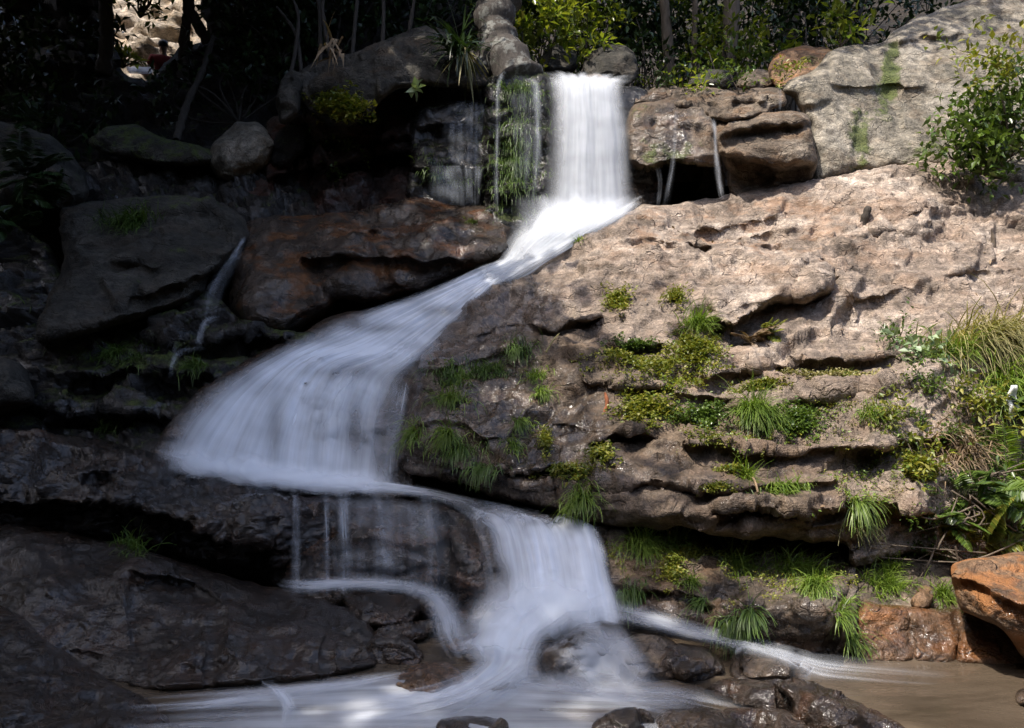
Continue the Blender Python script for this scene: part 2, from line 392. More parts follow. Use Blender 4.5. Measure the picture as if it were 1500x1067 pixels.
def rock(name, poly, depth, mat, label, cat='rock', *, cell=4.0, edge=30, roll=.35, thick=.8, ledges=(), cracks=(), low=.06, fac=.07, fac2=.025,
         ch=.05, ch2=.02, fac3=.008, fine=.012, size=.55, size2=.19, flat=2.0, dip=(.10, -.14), wet=(0,), moss=(0,), stain=(0,), grime=(0,), group=None, key=None, seed=None, kind=None, smooth_poly=True, jag=2.5, strata=(), tilt=(0, 0, 400, 560), hard=True):
    """a stone with the given outline seen from the stream, its own distance, relief, ledges and thickness (closed mesh)"""
    seed = seed if seed is not None else (sum(ord(c) for c in label) * 7) % 997
    P = crom(poly, max(60, len(poly) * 8), True) if smooth_poly else np.array(poly, float)
    jn = np.stack([P[:, 0] / 22, P[:, 1] / 22, np.full(len(P), seed * .37)], -1)
    P = P + np.stack([perlin(jn, 1), perlin(jn, 2)], -1) * jag * 1.6
    x0, y0 = P.min(0) - cell; x1, y1 = P.max(0) + cell
    nx = int((x1 - x0) / cell) + 2; ny = int((y1 - y0) / cell) + 2
    gx, gy = np.meshgrid(x0 + np.arange(nx) * cell, y0 + np.arange(ny) * cell)
    px, py = gx.ravel(), gy.ravel()
    A = P; B = np.roll(P, -1, 0)
    best = np.full(len(px), 9e9); bx = px.copy(); by = py.copy(); ins = np.zeros(len(px), bool)
    for a, b in zip(A, B):
        d = b - a; L = d @ d + 1e-9
        t = np.clip(((px - a[0]) * d[0] + (py - a[1]) * d[1]) / L, 0, 1)
        qx, qy = a[0] + t * d[0], a[1] + t * d[1]
        dd = (px - qx) ** 2 + (py - qy) ** 2
        m = dd < best; best = np.where(m, dd, best); bx = np.where(m, qx, bx); by = np.where(m, qy, by)
        if a[1] != b[1]:
            c = (a[1] > py) != (b[1] > py)
            ins ^= c & (px < (b[0] - a[0]) * (py - a[1]) / (b[1] - a[1]) + a[0])
    dist = np.sqrt(best) * np.where(ins, 1, -1)
    keep = (dist > -.6 * cell).reshape(ny, nx)
    q = keep[:-1, :-1] & keep[1:, :-1] & keep[1:, 1:] & keep[:-1, 1:]
    idx = np.arange(nx * ny).reshape(ny, nx)
    Q = np.stack([idx[:-1, :-1][q], idx[1:, :-1][q], idx[1:, 1:][q], idx[:-1, 1:][q]], -1)
    cnt = np.bincount(Q.ravel(), minlength=nx * ny)
    rim = (cnt > 0) & (cnt < 4)
    px = np.where(rim, bx, px); py = np.where(rim, by, py); dist = np.where(rim, 0, np.maximum(dist, 0))
    use = np.where(cnt > 0)[0]; remap = np.full(nx * ny, -1); remap[use] = np.arange(len(use))
    Q = remap[Q]; px, py, dist, rim = px[use], py[use], dist[use], rim[use]
    Y = tps(depth)(px, py) if len(depth) > 2 else np.full(len(px), depth[0][2])
    e = np.clip(dist / edge, 0, 1)
    Y = Y + roll * (1 - np.sqrt(1 - (1 - e) ** 2 + 1e-6))
    wob = perlin(np.stack([px / 34, py / 34, np.full(len(px), seed * .7)], -1), 5) * 7 + perlin(np.stack([px / 11, py / 11, np.full(len(px), seed * .7)], -1), 6) * 1.1
    for lg in ledges:
        ln = np.array(lg[0], float); d, h = lg[1], lg[2]; pr = lg[3] if len(lg) > 3 else d * .35; upx = lg[4] if len(lg) > 4 else h * .8
        yl = np.interp(px, ln[:, 0], ln[:, 1]) + wob
        f = sstep(ln[0, 0] - 6, ln[0, 0] + 22, px) * (1 - sstep(ln[-1, 0] - 22, ln[-1, 0] + 6, px))
        blk = np.floor((px + .35 * py + wob * 1.5) / 46 + lg[1] * 3.7).astype(np.int64)
        rb = _rnd[_h(blk, blk * 0 + int(ln[0, 1]), blk * 0, seed)]
        s = py - yl + (rb[:, 0] - .5) * 6; d = d * (.72 + .56 * rb[:, 1])
        if hard: Y = Y + f * np.where(s > 0, d * np.maximum(0, 1 - np.maximum(s, 0) / (h * 2.1)), -pr * np.maximum(0, 1 + np.minimum(s, 0) / (upx * 1.8)))
        else: Y = Y + f * np.where(s > 0, d * np.exp(-np.maximum(s, 0) / h), -pr * np.exp(np.minimum(s, 0) / upx))
    cc = py + (px - 1000) * (tilt[0] + (tilt[1] - tilt[0]) * sstep(tilt[2], tilt[3], py))
    for k, (per, amp, blkw) in enumerate(strata):
        wv = perlin(np.stack([px / 120, py / 120, np.full(len(px), seed * .31 + k)], -1), 11) * per * .9 + wob * .5
        c2 = (cc + wv) / per; r0 = np.floor(c2).astype(np.int64)
        col = np.floor((px + .4 * py + wob * 1.2) / blkw + r0 * .37).astype(np.int64)
        rb = _rnd[_h(r0, col, r0 * 0 + k, seed)]
        c2 = c2 + (rb[:, 0] - .5) * .3; t = c2 - np.floor(c2)
        msk = sstep(-.25, .25, perlin(np.stack([px / 170, py / 60, np.full(len(px), seed * .53 + k)], -1), 12))
        a = amp * (.25 + 1.5 * rb[:, 1]) * (.25 + .75 * msk)
        pf = np.where(t < .14, -1 + 2 * sstep(0, .14, t), 1 - 2 * (t - .14) / .86)
        Y = Y + a * pf + amp * .5 * (rb[:, 2] - .5) + (rb[:, 3] - .5) * amp * .012 * (px - (col + .5) * blkw) * 0
    for (ln, d, w) in cracks:
        ln = np.array(ln, float); dm = np.full(len(px), 9e9)
        for a, b in zip(ln[:-1], ln[1:]):
            v = b - a; t = np.clip(((px - a[0]) * v[0] + (py - a[1]) * v[1]) / (v @ v), 0, 1)
            dm = np.minimum(dm, (px + wob * .5 - a[0] - t * v[0]) ** 2 + (py + wob * .5 - a[1] - t * v[1]) ** 2)
        Y = Y + d * np.exp(-dm / w ** 2)
    for _ in range(2 if (strata or ledges) else 0):
        Yq = Y[Q].mean(1); Y = np.where(rim, Y, np.bincount(Q.ravel(), np.repeat(Yq, 4), len(Y)) / np.maximum(np.bincount(Q.ravel(), minlength=len(Y)), 1))
    V = at(px, py, Y)
    fn = np.cross(V[Q[:, 2]] - V[Q[:, 0]], V[Q[:, 3]] - V[Q[:, 1]])
    N = np.zeros_like(V)
    for k in range(4): np.add.at(N, Q[:, k], fn)
    # broad normals keep the displacement from tearing at ledges
    N /= np.linalg.norm(N, axis=1)[:, None] + 1e-12
    N = N + np.array([0, -.8, .25]); N /= np.linalg.norm(N, axis=1)[:, None]
    q3 = V.copy(); q3[:, 2] += dip[0] * q3[:, 1] + dip[1] * q3[:, 0]
    ani = q3 * np.array([1, 1, flat]); warp = np.stack([perlin(V * 2.1 + 3, seed), perlin(V * 2.1 + 17, seed), perlin(V * 2.1 + 31, seed)], -1) * .13
    D = low * fbm(V * 1.3, 4, seed) * 2
    D += fac * facets((ani + warp) / size, seed) + fac2 * facets((ani + warp * .6) / size2, seed + 5)
    D += ch * chisel((ani + warp * .6) / size, seed + 3) + ch2 * chisel((ani + warp * .4) / size2, seed + 4)
    D += fac3 * facets((ani + warp * .4) / .105, seed + 7)
    D += fine * fbm(ani * 9, 4, seed + 9, .6) * 2
    att = .15 + .85 * np.clip(dist / (cell * 4), 0, 1)
    V = V + N * (D * att)[:, None]
    n = len(V)
    back = thick * np.sqrt(np.clip(dist / (edge * 1.5), 0, 1)) + .02
    Y0 = (tps(depth)(px, py) if len(depth) > 2 else np.full(len(px), depth[0][2])) + roll
    VB = at(px, py, np.maximum(Y0, V[:, 1]) + back)
    VB[rim] = V[rim]
    inn = ~rim; mp = np.arange(n); mp[inn] = n + np.arange(inn.sum())
    Vall = np.r_[V, VB[inn]]; Qb = mp[Q][:, ::-1]
    deg = (mp[Q] == Q).all(1)
    Qall = np.r_[Q, Qb[~deg]]
    def both(a): return np.r_[a, a[inn]]
    at_ = dict(wet=both(field(px, py, wet)), moss=both(field(px, py, moss)), stain=both(field(px, py, stain)), grime=both(field(px, py, grime)))
    o = put(name, Vall, Qall, M[mat], attrs=at_)
    tag(o, label, cat, group, kind)
    if key:
        ii = np.full(nx * ny, -1); ii[use] = np.arange(n)
        SURF[key] = (x0, y0, cell, ii.reshape(ny, nx), V, N)
    return o

def surf(key, px, py):
    x0, y0, c, ii, V, N = SURF[key]
    j = np.clip(np.round((np.asarray(px) - x0) / c).astype(int), 0, ii.shape[1] - 1)
    i = np.clip(np.round((np.asarray(py) - y0) / c).astype(int), 0, ii.shape[0] - 1)
    k = ii[i, j]; ok = k >= 0
    return V[k], N[k], ok

# ------------------------------------------------------------------ the ground: one sheet from the stream bed up the gorge to the far slopes
def ground_z(x, y):
    z = np.interp(y, [-60, -15, -7, -3, 0, 5.5, 7, 8.5, 9.9, 10.9, 12.5, 16, 20, 26, 60], [22, 6, 1.6, -.1, -.38, -.38, -.1, .8, 2.0, 4.0, 4.25, 5.4, 7.6, 11.0, 34])
    z = z + np.clip(-6.5 - x, 0, 60) * .75 * sstep(-2, -12, x) + np.clip(x - 7.0, 0, 60) * .45
    return z
gx = np.sign(np.linspace(-1, 1, 161)) * np.abs(np.linspace(-1, 1, 161)) ** 2.0 * 60
gy = np.r_[np.linspace(-60, -8, 24), np.linspace(-7.5, 26, 130), np.linspace(27, 60, 24)]
GX, GY = np.meshgrid(gx, gy); gp = np.stack([GX.ravel(), GY.ravel(), 0 * GX.ravel()], -1)
GZ = ground_z(gp[:, 0], gp[:, 1]) + fbm(gp * .7, 5, 2) * .5 * sstep(5.5, 12, np.abs(gp[:, 1] - 2) + np.abs(gp[:, 0]) * .4)
gp[:, 2] = GZ
gi = np.arange(gp.shape[0]).reshape(GX.shape)
gq = np.stack([gi[:-1, :-1].ravel(), gi[:-1, 1:].ravel(), gi[1:, 1:].ravel(), gi[1:, :-1].ravel()], -1)
o = put('ground', gp, gq, M['soil'], attrs=dict(grime=0 * GZ, wet=0 * GZ, moss=0 * GZ, stain=0 * GZ), origin=np.zeros(3)); tag(o, kind='structure')

# stream water: one sheet at pool level
wx, wy = np.meshgrid(np.linspace(-4.5, 4.5, 60), np.linspace(1.5, 5.6, 50))
wp = np.stack([wx.ravel(), wy.ravel(), 0 * wx.ravel()], -1)
wp[:, 2] = .012 * fbm(wp * np.array([1, 2.0, 1]), 3, 8)
wi = np.arange(len(wp)).reshape(wx.shape)
o = put('stream_water', wp, np.stack([wi[:-1, :-1].ravel(), wi[:-1, 1:].ravel(), wi[1:, 1:].ravel(), wi[1:, :-1].ravel()], -1), M['pool'], origin=np.zeros(3))
tag(o, kind='structure')

# ------------------------------------------------------------------ right-hand rocks
rock('rock_outcrop',
     [(600, 590), (612, 540), (640, 495), (690, 440), (730, 403), (790, 378), (850, 345), (900, 322), (935, 305), (985, 299), (1030, 290), (1080, 283),
      (1130, 270), (1190, 265), (1240, 255), (1300, 245), (1370, 237), (1410, 240), (1460, 255), (1510, 264), (1580, 275), (1590, 500), (1580, 800),
      (1420, 828), (1330, 812), (1250, 832), (1240, 798), (1180, 795), (1120, 790), (1060, 786), (1000, 772), (960, 776), (890, 770), (850, 760),
      (800, 745), (740, 735), (690, 715), (640, 705), (588, 690), (583, 640)],
     [(600, 600, 6.75), (590, 690, 6.55), (690, 440, 8.2), (730, 405, 8.6), (850, 345, 9.0), (935, 305, 9.35), (1100, 280, 9.6), (1400, 240, 9.9),
      (1560, 270, 9.5), (800, 450, 8.0), (1000, 450, 7.75), (1200, 450, 7.6), (1400, 450, 7.5), (800, 600, 6.6), (1000, 600, 6.55), (1200, 600, 6.5),
      (1450, 600, 6.6), (700, 700, 6.1), (800, 740, 5.95), (1000, 700, 5.75), (1200, 700, 5.7), (1400, 700, 6.0), (1000, 770, 5.5), (1200, 780, 5.45),
      (1400, 810, 5.9), (640, 520, 7.3), (700, 560, 6.9), (1150, 340, 8.9), (1000, 370, 8.6), (1400, 340, 9.0)],
     'sunny', 'broad sunlit layered rock face with ledges rising right of the waterfall', 'rock face', cell=2.6, edge=34, roll=.35, thick=1.6,
     low=.03, fac=.08, fac2=.055, fac3=.022, ch=.22, ch2=-.035, fine=.018, size=1.1, size2=.34, flat=1.7, dip=(.10, -.30), jag=3, strata=((84, .04, 170), (31, .018, 80)), tilt=(.26, .02, 400, 560),
     ledges=[([(765, 480), (810, 488), (850, 474), (885, 463)], 0.255, 16, .14), ([(1036, 468), (1075, 482), (1105, 460), (1165, 440), (1215, 425)], 0.357, 34, .26, 50),
             ([(1003, 348), (1025, 352), (1050, 362)], 0.120, 10, .1), ([(960, 333), (1003, 324)], 0.072, 8), ([(1050, 400), (1110, 404), (1140, 398)], 0.060, 10),
             ([(825, 532), (880, 524), (945, 507), (985, 500)], 0.108, 20, .14), ([(850, 556), (900, 566), (1000, 578), (1080, 589)], 0.072, 22, .15),
             ([(1020, 562), (1070, 546), (1130, 541), (1200, 534), (1325, 522)], 0.084, 26, .16), ([(1230, 440), (1300, 430), (1360, 418)], 0.096, 28),
             ([(800, 618), (870, 632), (960, 640), (1050, 652)], 0.054, 18), ([(855, 655), (905, 640), (955, 640)], 0.144, 28, .14),
             ([(1060, 600), (1160, 592), (1260, 575), (1330, 560)], 0.072, 20, .12), ([(990, 648), (1080, 652), (1180, 662), (1340, 655)], 0.048, 14, .2),
             ([(870, 715), (960, 708), (1060, 722), (1130, 712), (1240, 706)], 0.054, 16, .10), ([(1040, 748), (1110, 742), (1180, 752), (1250, 742)], 0.120, 34, .16),
             ([(690, 700), (760, 690), (830, 690)], 0.150, 34, .1), ([(1250, 660), (1330, 650), (1420, 640)], 0.255, 30), ([(1240, 740), (1300, 745), (1370, 760)], 0.340, 44),
             ([(1060, 330), (1150, 318), (1250, 300)], 0.054, 14), ([(1100, 372), (1200, 352), (1320, 350)], 0.060, 12), ([(1350, 400), (1450, 395), (1560, 380)], 0.072, 14)],
     cracks=[([(935, 326), (1010, 342), (1100, 328), (1200, 292)], .07, 3), ([(1000, 374), (1100, 364), (1230, 346), (1330, 352)], .08, 3), ([(1240, 300), (1265, 338), (1294, 374)], .08, 3), ([(1320, 330), (1400, 318), (1510, 298)], .08, 3),
             ([(1370, 424), (1440, 386), (1530, 362)], .08, 3), ([(880, 384), (960, 396), (1040, 386)], .06, 3), ([(1090, 300), (1130, 340), (1150, 400)], .06, 3), ([(1400, 260), (1430, 318)], .06, 3), ([(830, 420), (900, 408), (980, 420)], .06, 3),
             ([(1205, 385), (1225, 420), (1240, 450)], .25, 5), ([(1010, 330), (1080, 345), (1160, 342), (1280, 335)], .12, 4), ([(1280, 310), (1310, 350)], .14, 4)],
     wet=[-.1, (680, 560, 120, 150, .85), (760, 430, 80, 60, .65), (720, 680, 140, 70, .7), (620, 640, 60, 90, .5), (1000, 700, 260, 70, .42), (870, 600, 90, 90, .3), (1250, 560, 160, 90, .25), (1200, 760, 160, 40, .3)],
     moss=[.02, (650, 600, 60, 80, .28), (1130, 620, 300, 70, .33), (950, 560, 130, 60, .33), (1260, 500, 90, 70, .33), (1000, 730, 200, 30, .2), (1250, 700, 80, 60, .2), (1300, 760, 60, 60, .4), (740, 400, 40, 30, .3), (1470, 700, 100, 120, .6)],
     stain=[.0, (1100, 330, 160, 60, .5), (960, 330, 60, 30, .3)],
     grime=[-.2, (1050, 660, 360, 125, .8), (750, 560, 160, 200, .65), (1250, 520, 110, 60, .5), (1150, 760, 200, 50, .5), (900, 520, 120, 60, .3)], key='face', seed=12)

rock('rock_plinth',
     [(885, 772), (950, 784), (1010, 786), (1080, 792), (1160, 796), (1248, 792), (1254, 850), (1256, 900), (1264, 968), (1200, 976), (1130, 966), (1060, 938),
      (980, 912), (915, 905), (893, 860)],
     [(900, 780, 6.0), (1000, 790, 6.05), (1100, 800, 6.25), (1240, 800, 6.3), (900, 850, 5.55), (1000, 845, 5.42), (1100, 840, 5.36), (1240, 845, 5.26), (920, 900, 5.4),
      (1050, 930, 5.15), (1150, 965, 4.98), (1250, 968, 4.93)],
     'block', 'damp brown rock base below the overhang, between lower cascade and pool', cell=2.6, edge=16, roll=.15, thick=.9, low=.05, fac=.07, fac2=.035, size=.45, size2=.17, jag=2,
     ledges=[([(1035, 884), (1120, 880), (1180, 884), (1262, 888)], -.28, 26, -.12), ([(900, 862), (960, 868), (1030, 880)], .12, 12)],
     cracks=[([(1222, 895), (1226, 930), (1205, 972)], .12, 4), ([(1240, 860), (1238, 905)], .2, 6)],
     wet=[.25, (1000, 900, 140, 50, .4), (1150, 930, 100, 40, .3)], moss=[.1, (1000, 820, 140, 40, .3)], stain=[0, (1150, 925, 90, 40, .5)], key='plinth')
rock('rock_wall',
     [(1258, 890), (1300, 887), (1360, 890), (1420, 893), (1470, 903), (1510, 918), (1560, 930), (1560, 1000), (1470, 982), (1350, 976), (1262, 974)],
     [(1260, 890, 5.1), (1400, 893, 5.1), (1540, 930, 4.95), (1262, 970, 4.88), (1400, 976, 4.84), (1550, 990, 4.75)],
     'ochre', 'low orange brown wet stone wall along the far edge of the pool', cell=2.6, edge=12, roll=.12, thick=.8, low=.03, fac=.03, fac2=.015,
     cracks=[([(1404, 895), (1400, 970)], .08, 5), ([(1330, 900), (1340, 975)], .04, 4)], wet=[.55], key='wall')
rock('rock_bank',
     [(1240, 818), (1290, 812), (1340, 806), (1405, 815), (1415, 860), (1410, 898), (1330, 899), (1252, 897)],
     [(1250, 820, 6.0), (1400, 815, 6.0), (1250, 895, 5.25), (1410, 898, 5.2)],
     'block', 'small shaded earthy bank between overhang and orange boulder', 'bank', cell=3, edge=20, roll=.2, thick=.6, fac=.06, fac2=.04, wet=[.2], moss=[.25], key='bank')
rock('boulder',
     [(1392, 832), (1408, 822), (1455, 814), (1520, 806), (1600, 800), (1610, 1000), (1540, 990), (1497, 962), (1470, 922), (1440, 908), (1408, 893), (1396, 862)],
     [(1395, 830, 4.95), (1500, 808, 5.1), (1600, 800, 5.1), (1400, 850, 4.62), (1450, 880, 4.42), (1500, 910, 4.3), (1600, 960, 4.2), (1420, 895, 4.75), (1500, 960, 4.65), (1600, 1000, 4.5)],
     'ochre', 'orange flat topped boulder jutting over the right end of pool', 'boulder', cell=2.4, edge=8, roll=.06, thick=1.0, low=.02, fac=.025, fac2=.012, jag=1.5,
     ledges=[([(1380, 845), (1420, 852), (1450, 866), (1480, 884), (1510, 902), (1600, 945)], .10, 60, .02, 30)], hard=False,
     wet=[.2, (1480, 900, 50, 60, .3)], moss=[-.1, (1450, 900, 60, 20, .3)], stain=[.9], grime=[-.4, (1450, 905, 80, 30, .8)], key='orange')

# upper right cliff
rock('rock_ledge',
     [(918, 170), (945, 148), (1000, 146), (1030, 158), (1048, 185), (1058, 235), (1054, 292), (990, 312), (925, 318), (921, 245)],
     [(920, 165, 10.0), (1040, 165, 10.0), (930, 240, 9.6), (1050, 240, 9.6), (930, 300, 9.9), (1050, 290, 9.9)],
     'block', 'mottled mossy ledge just right of the upper fall, hollow beneath', 'ledge', cell=2.6, edge=14, roll=.25, thick=1.0,
     ledges=[([(915, 246), (950, 248), (985, 243), (1060, 246)], 1.3, 300, .12, 30)], moss=[.15, (980, 230, 60, 30, .7), (930, 165, 40, 20, .4)], wet=[.35, (990, 220, 20, 60, .4)], key='ledge')
rock('stone_slab',
     [(922, 148), (950, 132), (1000, 127), (1080, 130), (1135, 128), (1150, 140), (1146, 156), (1110, 168), (1062, 178), (1030, 168), (960, 154)],
     [(920, 140, 10.4), (1150, 130, 10.5), (930, 160, 9.9), (1150, 160, 9.9), (1040, 172, 9.7)],
     'block', 'thin crumbly grey slab capping the ledge by the waterfall lip', 'slab', cell=2.4, edge=10, roll=.2, thick=.8, fac=.08, fac2=.05, flat=4,
     ledges=[([(1020, 152), (1080, 150), (1146, 150)], .12, 8, .06)], wet=[.0, (950, 140, 50, 20, .5)], key='slab')
rock('stone_block',
     [(1048, 182), (1100, 170), (1150, 162), (1182, 166), (1192, 200), (1192, 262), (1130, 280), (1078, 296), (1062, 250)],
     [(1050, 180, 9.9), (1185, 165, 9.9), (1055, 200, 9.45), (1190, 195, 9.45), (1070, 285, 9.75), (1190, 260, 9.7)],
     'block', 'square brown rock block with bright top beside the thin spout', 'stone', cell=2.6, edge=9, roll=.15, thick=.9, low=.04, fac=.05,
     ledges=[([(1050, 196), (1100, 190), (1150, 184), (1190, 188)], .18, 20, .1, 10), ([(1060, 222), (1100, 236), (1150, 245), (1192, 240)], .35, 40, .1)], wet=[.1], key='block')
rock('cliff',
     [(1146, 128), (1190, 102), (1215, 74), (1245, 66), (1285, 62), (1330, 32), (1400, 6), (1450, -8), (1580, -40), (1600, 140), (1590, 300), (1460, 268), (1400, 250),
      (1300, 254), (1240, 262), (1192, 276), (1186, 200), (1172, 160)],
     [(1146, 128, 10.3), (1215, 72, 10.9), (1285, 62, 11.2), (1400, 5, 11.9), (1580, -40, 12.2), (1190, 270, 9.8), (1300, 250, 9.9), (1580, 290, 9.7), (1240, 150, 10.25), (1350, 130, 10.7), (1450, 130, 10.7)],
     'cliff', 'tall pale grey cliff at the upper right edge above the rock face', 'cliff', cell=2.8, edge=26, roll=.35, thick=1.6, low=.05, fac=.04, fac2=.015, fac3=.012, ch=.16, ch2=.04, size=1.3, size2=.4, flat=.9,
     ledges=[([(1200, 122), (1250, 130), (1290, 128), (1370, 120)], .08, 18, .06), ([(1160, 160), (1220, 150), (1250, 132)], .07, 14), ([(1290, 70), (1350, 55), (1420, 45)], .12, 20)],
     cracks=[([(1285, 66), (1286, 100), (1300, 130)], .12, 6), ([(1310, 60), (1308, 130)], .12, 8), ([(1275, 150), (1262, 190), (1256, 250)], .08, 6), ([(1212, 75), (1214, 118)], .10, 3), ([(1315, 150), (1320, 190), (1340, 195)], .10, 4)],
     moss=[.05, (1308, 95, 16, 44, 1.2), (1262, 200, 22, 66, 1.0), (1300, 140, 14, 40, .6), (1360, 220, 50, 40, .5), (1450, 200, 60, 80, .4)], key='cliff')
rock('mossy_stone', [(1128, 118), (1130, 90), (1145, 75), (1185, 68), (1215, 72), (1218, 98), (1190, 118), (1150, 132)], [(1128, 110, 10.9), (1215, 75, 11.3), (1190, 120, 10.7)],
     'ochre', 'ochre stone with mossy top at the left foot of the cliff', 'stone', cell=2.4, edge=14, roll=.3, thick=.8, fac=.06, moss=[0, (1195, 90, 30, 15, .8)], wet=[-.2])
rock('boulder', [(854, 100), (862, 82), (880, 69), (905, 66), (928, 76), (934, 96), (930, 118), (900, 124), (862, 118)], [(854, 100, 11.3), (934, 96, 11.3), (890, 70, 11.6), (890, 122, 11.2)],
     'shade', 'rounded grey boulder perched behind the waterfall lip', 'boulder', cell=2.0, edge=34, roll=.6, thick=.8, low=.06, fac=.09, fac2=.02, flat=1, wet=[-.2])
rock('stone', [(836, 124), (850, 112), (872, 107), (892, 114), (900, 128), (870, 134)], [(840, 120, 10.9), (895, 120, 10.9), (870, 110, 11.0)],
     'block', 'low flat stone in front of the perched grey boulder', 'stone', cell=2.0, edge=16, roll=.3, thick=.5, wet=[.1])
rock('stone', [(786, 104), (800, 72), (820, 68), (842, 78), (848, 102), (820, 112)], [(786, 100, 11.9), (848, 100, 11.9), (820, 70, 12.0)],
     'shade', 'dark low stone left of the perched boulder, under bushes', 'stone', cell=2.2, edge=20, roll=.4, thick=.6, wet=[-.2])
rock('stone', [(1008, 128), (1018, 110), (1040, 101), (1066, 106), (1078, 124), (1050, 136)], [(1008, 124, 11.2), (1078, 124, 11.2), (1040, 102, 11.4)],
     'shade', 'mossy round stone behind the thin capping slab', 'stone', cell=2.0, edge=22, roll=.4, thick=.6, moss=[.3])
rock('stone', [(1080, 126), (1086, 108), (1105, 99), (1128, 106), (1132, 126), (1106, 136)], [(1080, 124, 11.0), (1132, 124, 11.0), (1105, 100, 11.2)],
     'block', 'brown rounded stone next to the ochre mossy one', 'stone', cell=2.0, edge=20, roll=.35, thick=.6)

# ------------------------------------------------------------------ rocks behind and left of the upper fall
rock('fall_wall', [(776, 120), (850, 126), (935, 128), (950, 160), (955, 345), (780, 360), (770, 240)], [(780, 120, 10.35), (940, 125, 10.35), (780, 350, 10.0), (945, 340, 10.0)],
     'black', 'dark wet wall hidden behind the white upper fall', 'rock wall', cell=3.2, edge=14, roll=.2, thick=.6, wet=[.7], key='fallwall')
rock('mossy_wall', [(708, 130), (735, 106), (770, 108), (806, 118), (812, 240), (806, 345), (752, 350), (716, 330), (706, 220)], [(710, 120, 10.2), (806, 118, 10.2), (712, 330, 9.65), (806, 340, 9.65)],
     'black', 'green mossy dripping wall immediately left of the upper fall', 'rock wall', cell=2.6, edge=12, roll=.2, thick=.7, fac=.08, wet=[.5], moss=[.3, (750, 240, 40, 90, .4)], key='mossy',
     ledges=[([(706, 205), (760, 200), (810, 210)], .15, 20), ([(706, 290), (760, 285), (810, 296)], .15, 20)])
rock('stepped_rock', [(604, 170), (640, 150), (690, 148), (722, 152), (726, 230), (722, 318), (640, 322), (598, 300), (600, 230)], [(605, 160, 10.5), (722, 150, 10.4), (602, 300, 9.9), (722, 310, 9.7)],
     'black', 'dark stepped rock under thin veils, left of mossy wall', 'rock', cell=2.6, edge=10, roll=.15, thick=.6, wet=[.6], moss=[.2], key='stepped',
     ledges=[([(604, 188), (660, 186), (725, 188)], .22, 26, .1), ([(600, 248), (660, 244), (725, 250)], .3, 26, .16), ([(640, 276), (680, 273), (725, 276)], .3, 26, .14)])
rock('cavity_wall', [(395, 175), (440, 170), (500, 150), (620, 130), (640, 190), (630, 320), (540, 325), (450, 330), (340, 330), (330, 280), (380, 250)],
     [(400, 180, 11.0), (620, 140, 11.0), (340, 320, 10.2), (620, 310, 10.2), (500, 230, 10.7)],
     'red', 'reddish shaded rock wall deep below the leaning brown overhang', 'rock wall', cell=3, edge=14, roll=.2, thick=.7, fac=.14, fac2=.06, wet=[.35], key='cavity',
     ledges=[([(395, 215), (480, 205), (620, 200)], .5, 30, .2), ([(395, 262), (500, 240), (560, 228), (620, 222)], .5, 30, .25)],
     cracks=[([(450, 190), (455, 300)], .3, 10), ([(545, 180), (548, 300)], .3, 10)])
rock('overhang_rock',
     [(436, 110), (470, 88), (520, 76), (575, 52), (620, 38), (652, 46), (690, 72), (722, 96), (726, 126), (690, 132), (645, 128), (602, 128), (565, 142), (545, 168), (500, 190), (470, 178), (446, 160), (434, 140)],
     [(436, 110, 10.4), (620, 38, 11.0), (722, 96, 10.6), (480, 180, 9.8), (560, 120, 9.8), (720, 126, 10.1)],
     'shade', 'big brown overhanging rock above the dark cavity', 'rock', cell=2.6, edge=26, roll=.5, thick=1.2, fac=.12, fac2=.03, flat=1.2, stain=[.4], moss=[0, (500, 160, 40, 40, .4)], key='overhang')
rock('upright_stone', [(407, 175), (406, 140), (415, 112), (430, 102), (444, 112), (442, 150), (432, 176), (416, 184)], [(406, 140, 10.0), (444, 140, 10.0), (425, 105, 10.2)],
     'shade', 'narrow upright stone at the left end of the brown overhang', 'stone', cell=2.0, edge=16, roll=.35, thick=.5, moss=[.2], flat=1)
rock('boulder', [(306, 238), (312, 212), (332, 190), (350, 178), (374, 180), (396, 196), (404, 216), (398, 236), (376, 254), (346, 268), (322, 264)],
     [(306, 235, 10.2), (404, 216, 10.2), (350, 178, 10.5), (345, 268, 10.1)], 'cliff', 'egg shaped tan boulder leaning in the shadowed gully', 'boulder', cell=2.2, edge=36, roll=.7, thick=.8, low=.05, fac=.09, fac2=.02, flat=1, wet=[-.2], moss=[.1])
rock('stone', [(396, 240), (404, 196), (424, 184), (446, 192), (444, 222), (420, 244)], [(396, 235, 10.5), (446, 200, 10.5), (420, 186, 10.6)],
     'black', 'dark brown stone wedged right of the egg shaped boulder', 'stone', cell=2.4, edge=18, roll=.3, thick=.5, moss=[.2])
rock('boulder', [(-40, 186), (20, 182), (70, 196), (105, 226), (124, 252), (130, 282), (110, 306), (40, 316), (-40, 320)], [(-40, 190, 9.6), (70, 196, 9.6), (130, 280, 9.2), (-40, 320, 9.0)],
     'shade', 'dim grey boulder at the left edge among dark ferns', 'boulder', cell=2.8, edge=60, roll=.9, thick=1.0, flat=1, fac=.09, wet=[-.1], moss=[.25])
rock('mossy_slab', [(132, 206), (160, 186), (205, 186), (245, 205), (310, 218), (330, 236), (270, 244), (200, 238), (150, 226)], [(132, 206, 10.8), (200, 186, 11.0), (330, 236, 10.4), (150, 228, 10.5)],
     'shade', 'long mossy slab lying in the shadowed gully', 'slab', cell=2.6, edge=16, roll=.4, thick=.6, moss=[.55])
